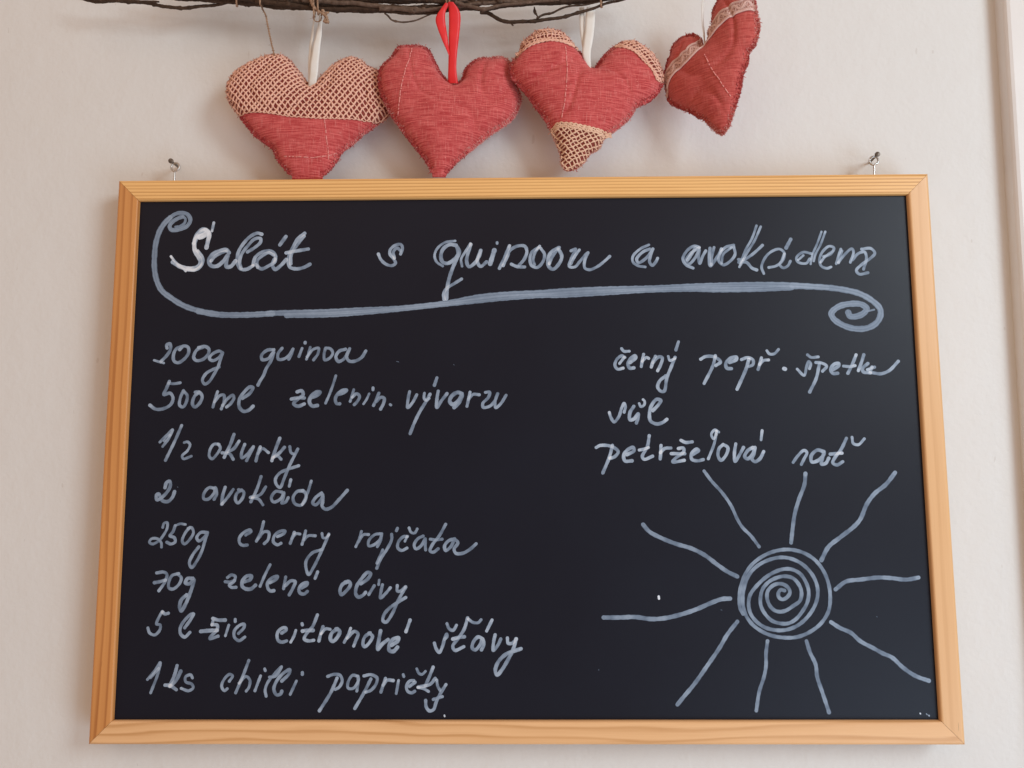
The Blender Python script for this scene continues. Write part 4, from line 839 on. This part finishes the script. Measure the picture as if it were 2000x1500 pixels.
    for li, lc in enumerate(hd['lace']):
        poly = pts(lc['poly']); m = MB(); ext = 0.09
        pitch = 0.0037 if hi == 0 else 0.0033; rr = 0.00063 if hi == 0 else 0.00053
        ymat = M_laceC if lc['hem'] == 2 else M_lace
        lo, hh = out.min(0), out.max(0); cx = (lo + hh) / 2
        for fam in (0, 1):
            ang = R((52, -48)[fam]) if hi == 0 else R((8, -80)[fam] if lc['hem'] == 1 and li == 0 else (28, -50)[fam])
            dr = np.array([math.cos(ang), math.sin(ang)]); nrm = np.array([-dr[1], dr[0]])
            for kk in range(-40, 41):
                t = np.arange(-ext, ext, 0.0006)
                c_ = kk * pitch * 0.88
                off = c_ + 0.00012 * np.sin(t * 700 + kk * 1.9 + fam) + 0.0009 * np.sin(t * 55 + kk * .22) + (0.09 * rng.normal() * pitch * np.sin(t * 120 + kk))
                off = off + 0.00020 * np.sin(t * math.pi / (pitch * .88) + fam * 1.57)
                P = cx + dr * t[:, None] + nrm * off[:, None]
                okp = inside(P, poly) & within(P)
                if okp.sum() < 3: continue
                idx = np.nonzero(okp)[0]
                for run in np.split(idx, np.nonzero(np.diff(idx) > 1)[0] + 1):
                    if len(run) < 4: continue
                    Q = on(P[run], 0.00042 + 0.00010 * fam)
                    m.tube(Q, rr * (0.85 + 0.3 * rng.random()) * (1 + 0.22 * np.sin(t[run] * 1700 + kk)), 5, cap=False)
        E = spline(pts(lc['edge']), 0.0005)
        E = E[within(E)]
        for j in range([1, 2, 3][lc['hem']]):
            # selvedge yarns running along the lace edge
            T = np.gradient(E, axis=0); T /= np.linalg.norm(T, axis=1)[:, None]; Nn = np.stack([-T[:, 1], T[:, 0]], 1)
            sgn = 1 if inside((E + Nn * .002)[len(E) // 2:len(E) // 2 + 1], poly)[0] else -1
            P = E + Nn * (sgn * (0.0002 + j * 0.0014) + 0.0003 * np.sin(np.arange(len(E)) * 0.9 + j))[:, None]
            m.tube(on(P, 0.0006), 0.00055 if lc['hem'] else 0.00038, 5, cap=False)
        if lc['hem']:
            for j in range(0, len(E) - 1, 4 if lc['hem'] == 1 else 3):
                Pq = np.array([E[j] + Nn[j] * sgn * .0001, E[j] + Nn[j] * sgn * .0028]); Pq = Pq[0] + (Pq[1] - Pq[0]) * np.linspace(0, 1, 5)[:, None]
                m.tube(on(Pq, 0.0006), 0.00036, 5, cap=False)
        o = m.build('lace_patch', ymat, root)
        if hi == 2: o['label'] = ['net lace on the left lobe', 'net lace on the right lobe', 'ecru net lace on the tip'][li]
    # pink slub threads in the weave
    if hd['slub']:
        m = MB()
        for s_ in hd['slub']:
            Q = spline(pts(s_), 0.0006); i = 0
            while i < len(Q) - 3:
                L_ = int(rng.integers(3, 9)); seg = Q[i:i + L_]
                if len(seg) >= 2: m.tube(on(seg + rng.normal(size=2) * .00010, 0.00022), 0.00042, 4)
                i += L_ + int(rng.integers(0, 2))
        m.build('slub_thread', M_slub, root)
    # lace band of the sideways heart
    if 'band' in hd:
        C_ = spline(pts(hd['band']), 0.0005); T = np.gradient(C_, axis=0); T /= np.linalg.norm(T, axis=1)[:, None]; Nn = np.stack([-T[:, 1], T[:, 0]], 1)
        s_ = np.concatenate([[0], np.cumsum(np.linalg.norm(np.diff(C_, axis=0), axis=1))]); per = 0.0088; bw = 0.0084
        okb = within(C_); C_, T, Nn, s_ = C_[okb], T[okb], Nn[okb], s_[okb]
        top = bw + 0.0012 * np.abs(np.sin(s_ * math.pi / per))
        V = []; F = []; nn = 7
        for i in range(len(C_)):
            for j in range(nn): V.append(C_[i] + Nn[i] * (top[i] * j / (nn - 1)))
        V = np.array(V); V3 = on(V, 0.00045)
        for i in range(len(C_) - 1):
            for j in range(nn - 1):
                q = (i * nn + j, i * nn + j + 1, (i + 1) * nn + j + 1, (i + 1) * nn + j)
                if within(V[list(q)].mean(0)[None])[0]: F.append(q)
        m = MB(); m.add(V3, F, None, 1)
        def yarn(off, r, up=.0008, mm=0):
            P = C_ + Nn * np.asarray(off)[:, None] if np.ndim(off) else C_ + Nn * off
            idx = np.nonzero(within(P))[0]
            for run in np.split(idx, np.nonzero(np.diff(idx) > 1)[0] + 1):
                if len(run) > 3: m.tube(on(P[run], up), r, 5, m=mm, cap=False)
        yarn(0.0, .0007); yarn(0.0010, .0005)
        yarn(top, .00045); yarn(top - .0009, .00035)
        for ph in (0, 1): yarn(0.0022 + (bw - .0034) * (0.5 + 0.5 * np.sin(s_ * 2 * math.pi / per - 1.57 + ph * .5)), .00042)
        yarn(0.0030 + 0.0011 * np.sin(s_ * 2 * math.pi / .0029), .00032); yarn(0.0052 + 0.0011 * np.cos(s_ * 2 * math.pi / .0031), .00030)
        for j in range(0, len(C_), 2):
            t_ = np.linspace(0.0006, top[j], 6); P = C_[j] + Nn[j] * t_[:, None] + T[j] * (0.0016 * (t_ / .009))[:, None]
            if within(P).all(): m.tube(on(P, .0006), .00018, 4, cap=False)
        m.build('lace_band', [M_laceP, M_tulle], root)
    # whip stitches over the seam and frayed threads of the raw edge
    per = out; T = np.roll(per, -1, 0) - np.roll(per, 1, 0); T /= np.linalg.norm(T, axis=1)[:, None]; Nn = np.stack([T[:, 1], -T[:, 0]], 1)
    if inside((per + Nn * .0008), per).mean() > .5: Nn = -Nn   # outward
    inlace = np.zeros(len(per), bool)
    for lc in hd['lace']: inlace |= inside(per, pts(lc['poly']))
    zone = smooth_noise(per, 60, 300 + hi)
    m = MB()
    for j in range(0, len(per), 2):
        if rng.random() < .25: continue
        p0 = per[j] - Nn[j] * (ALL * rng.uniform(.45, 1.05)) ; p1 = per[j] + T[j] * rng.uniform(-.0004, .0009) - Nn[j] * .0001
        t_ = np.linspace(0, 1, 5)[:, None]; P = p0 * (1 - t_) + p1 * t_; Q = on(P, .0003); Q[-1, 1] += .0006
        lt = (zone[j] > 0.05 and rng.random() < .75) or rng.random() < .12
        m.tube(Q, .00028, 5, m=(2 if inlace[j] else (1 if lt else 0)))
    o = m.build('stitching', [M_thr_d, M_thr_l, M_thr_lace], root); o['kind'] = 'stuff'
    m = MB()
    for j in range(len(per)):
        for _ in range(10):
            p = per[j] + T[j] * rng.uniform(-.0006, .0006) - Nn[j] * rng.uniform(0, .0028) * (rng.random() < .6); L_ = rng.uniform(.0004, .0012) * (2.6 if rng.random() < .03 else 1)
            dr = Nn[j] + T[j] * rng.normal() * .65; q0 = on(p[None], 0)[0]; q0[1] += rng.uniform(-.0002, .0008)
            if hi < 3 and O[2] + q0[2] < ZT + .004: continue
            e = np.array([dr[0], rng.normal() * .55, dr[1]]); e /= np.linalg.norm(e); b2 = rng.normal(size=3) * L_ * .22
            m.tube([q0, q0 + e * L_ * .55 + b2, q0 + e * L_ + b2 * .3], [.00030, .00026, .00010], 3, m=(2 if inlace[j] and rng.random() < .75 else (1 if rng.random() < (.14 + max(0, zone[j]) * 2.2) else 0)), cap=False)
    o = m.build('frayed_edge', [M_thr_d, M_thr_l, M_thr_lace], root); o['kind'] = 'stuff'
    # hanging ribbon sewn into the notch
    for rb in MISC['rib']:
        if rb['heart'] != hi: continue
        m = MB(); Minv = Matrix.Translation(O) @ Matrix.Rotation(rot, 4, 'Z'); Minv.invert()
        for le, re in rb['legs']:
            a_ = spline(pts(le), .0012); ln_ = max(len(a_), 12); t_ = np.linspace(0, 1, ln_)
            def rs(l):
                q = spline(pts(l), .0008); return np.stack([np.interp(t_, np.linspace(0, 1, len(q)), q[:, c_]) for c_ in range(3)], 1)
            a_, b_ = rs(le), rs(re); V = []; F = []; nn = 5
            for th in (0, .00035):
                for i in range(ln_):
                    for j in range(nn):
                        q = a_[i] * (1 - j / (nn - 1)) + b_[i] * (j / (nn - 1)); q = q + np.array([0, th - .0004 * math.sin(math.pi * j / (nn - 1)) + .0003 * math.sin(i * .5), 0]); V.append(tuple(Minv @ Vector(q)))
            kf = ln_ * nn
            for i in range(ln_ - 1):
                for j in range(nn - 1):
                    q = (i * nn + j, i * nn + j + 1, (i + 1) * nn + j + 1, (i + 1) * nn + j); F.append(q); F.append(tuple(kf + x for x in q)[::-1])
                for j in (0, nn - 1):
                    q = (i * nn + j, (i + 1) * nn + j, kf + (i + 1) * nn + j, kf + i * nn + j); F.append(q if j == 0 else q[::-1])
            m.add(V, F)
        m.build('hanging_ribbon', M_satin if rb['c'] == 'red' else M_white, root)

# ------------------------------------------------------------ the bundle of twigs they hang from
tb = empty('twig_bundle', (0, -0.028, 0.36)); tag(tb, 'bundle of thin dark bare twigs tied together along the top of the picture', 'twig bundle')
tO = np.array([0, -0.028, 0.36])
for i, (p, r, c_) in enumerate(MISC['twigs']):
    Q = spline(pts(p), .0012) - tO; s_ = np.arange(len(Q)) * .0012; r = r * 1e-3
    fr = np.linspace(0, 1, len(Q)); big = r > .0006
    if big:
        Q[:, 2] += .0004 * np.sin(s_ * 95 + i * 2) + .00025 * np.sin(s_ * 260 + i); Q[:, 1] += .0005 * np.sin(s_ * 70 + i * 1.7)
    rad = r * (1.12 - .45 * fr) * (1 + .07 * np.sin(s_ * 900 + i) + .05 * np.sin(s_ * 2100 + 2 * i))
    if len(Q) < 12: rad = r * (.75 + .5 * np.sin(fr * math.pi))
    else:
        for _ in range(max(1, int(s_[-1] / .035))):
            cpos = rng.uniform(0, s_[-1]); rad = rad * (1 + .38 * np.exp(-((s_ - cpos) / .0011) ** 2))
    m = MB(); m.tube(Q, rad, 8)
    if r > .0012:
        for _ in range(int(s_[-1] / .05)):
            j = int(rng.integers(5, len(Q) - 5)); d = Q[j + 1] - Q[j]; d /= np.linalg.norm(d); up = np.array([0, -1, rng.uniform(-.8, .5)]) + d * .8; up /= np.linalg.norm(up)
            m.tube([Q[j], Q[j] + up * (rad[j] + .0007), Q[j] + up * (rad[j] + .0018)], [.0008, .0006, .00025], 6)
    m.build('twig', M_bark2 if c_ else M_bark, tb)
for t_ in MISC['ties']:
    Q = spline(np.vstack([pts(t_), pts(t_[:1])]), .0006) - tO; m = MB()
    tw_ = np.arange(len(Q)) * .0006
    for ph in (0, 2.09, 4.19):
        off = np.stack([np.cos(tw_ * 1300 + ph), np.sin(tw_ * 1300 + ph), 0 * tw_], 1) * .00035; m.tube(Q + off, .00038, 5)
    m.build('twine_tie', M_jute, tb)
def rope(name, P, r, parent=None, O=None, loose=0):
    Q = spline(P, .0005) - (O if O is not None else 0); s_ = np.arange(len(Q)) * .0005; m = MB()
    for ph in (0, 3.14): m.tube(Q + np.stack([np.cos(s_ * 1500 + ph), np.sin(s_ * 1500 + ph), .3 * np.sin(s_ * 1500 + ph)], 1) * r * .55, r * .62, 6)
    for _ in range(loose):
        j = int(rng.integers(2, len(Q) - 2)); e = rng.normal(size=3); e /= np.linalg.norm(e); m.tube([Q[j], Q[j] + e * .0012, Q[j] + e * .002 + rng.normal(size=3) * .0006], .00009, 3)
    return m.build(name, M_jute, parent)
rope('twine_knot', pts(MISC['knot']), .0012, tb, tO, 30); rope('twine_loop', pts(MISC['loop2']), .0005, tb, tO, 10)
j0 = pts(MISC['jute']); je = empty('jute_string', tuple(j0[-1])); tag(je, 'thin beige jute string running from the twigs down to the leftmost heart', 'string')
rope('strand', j0, .00065, je, j0[-1], 40)
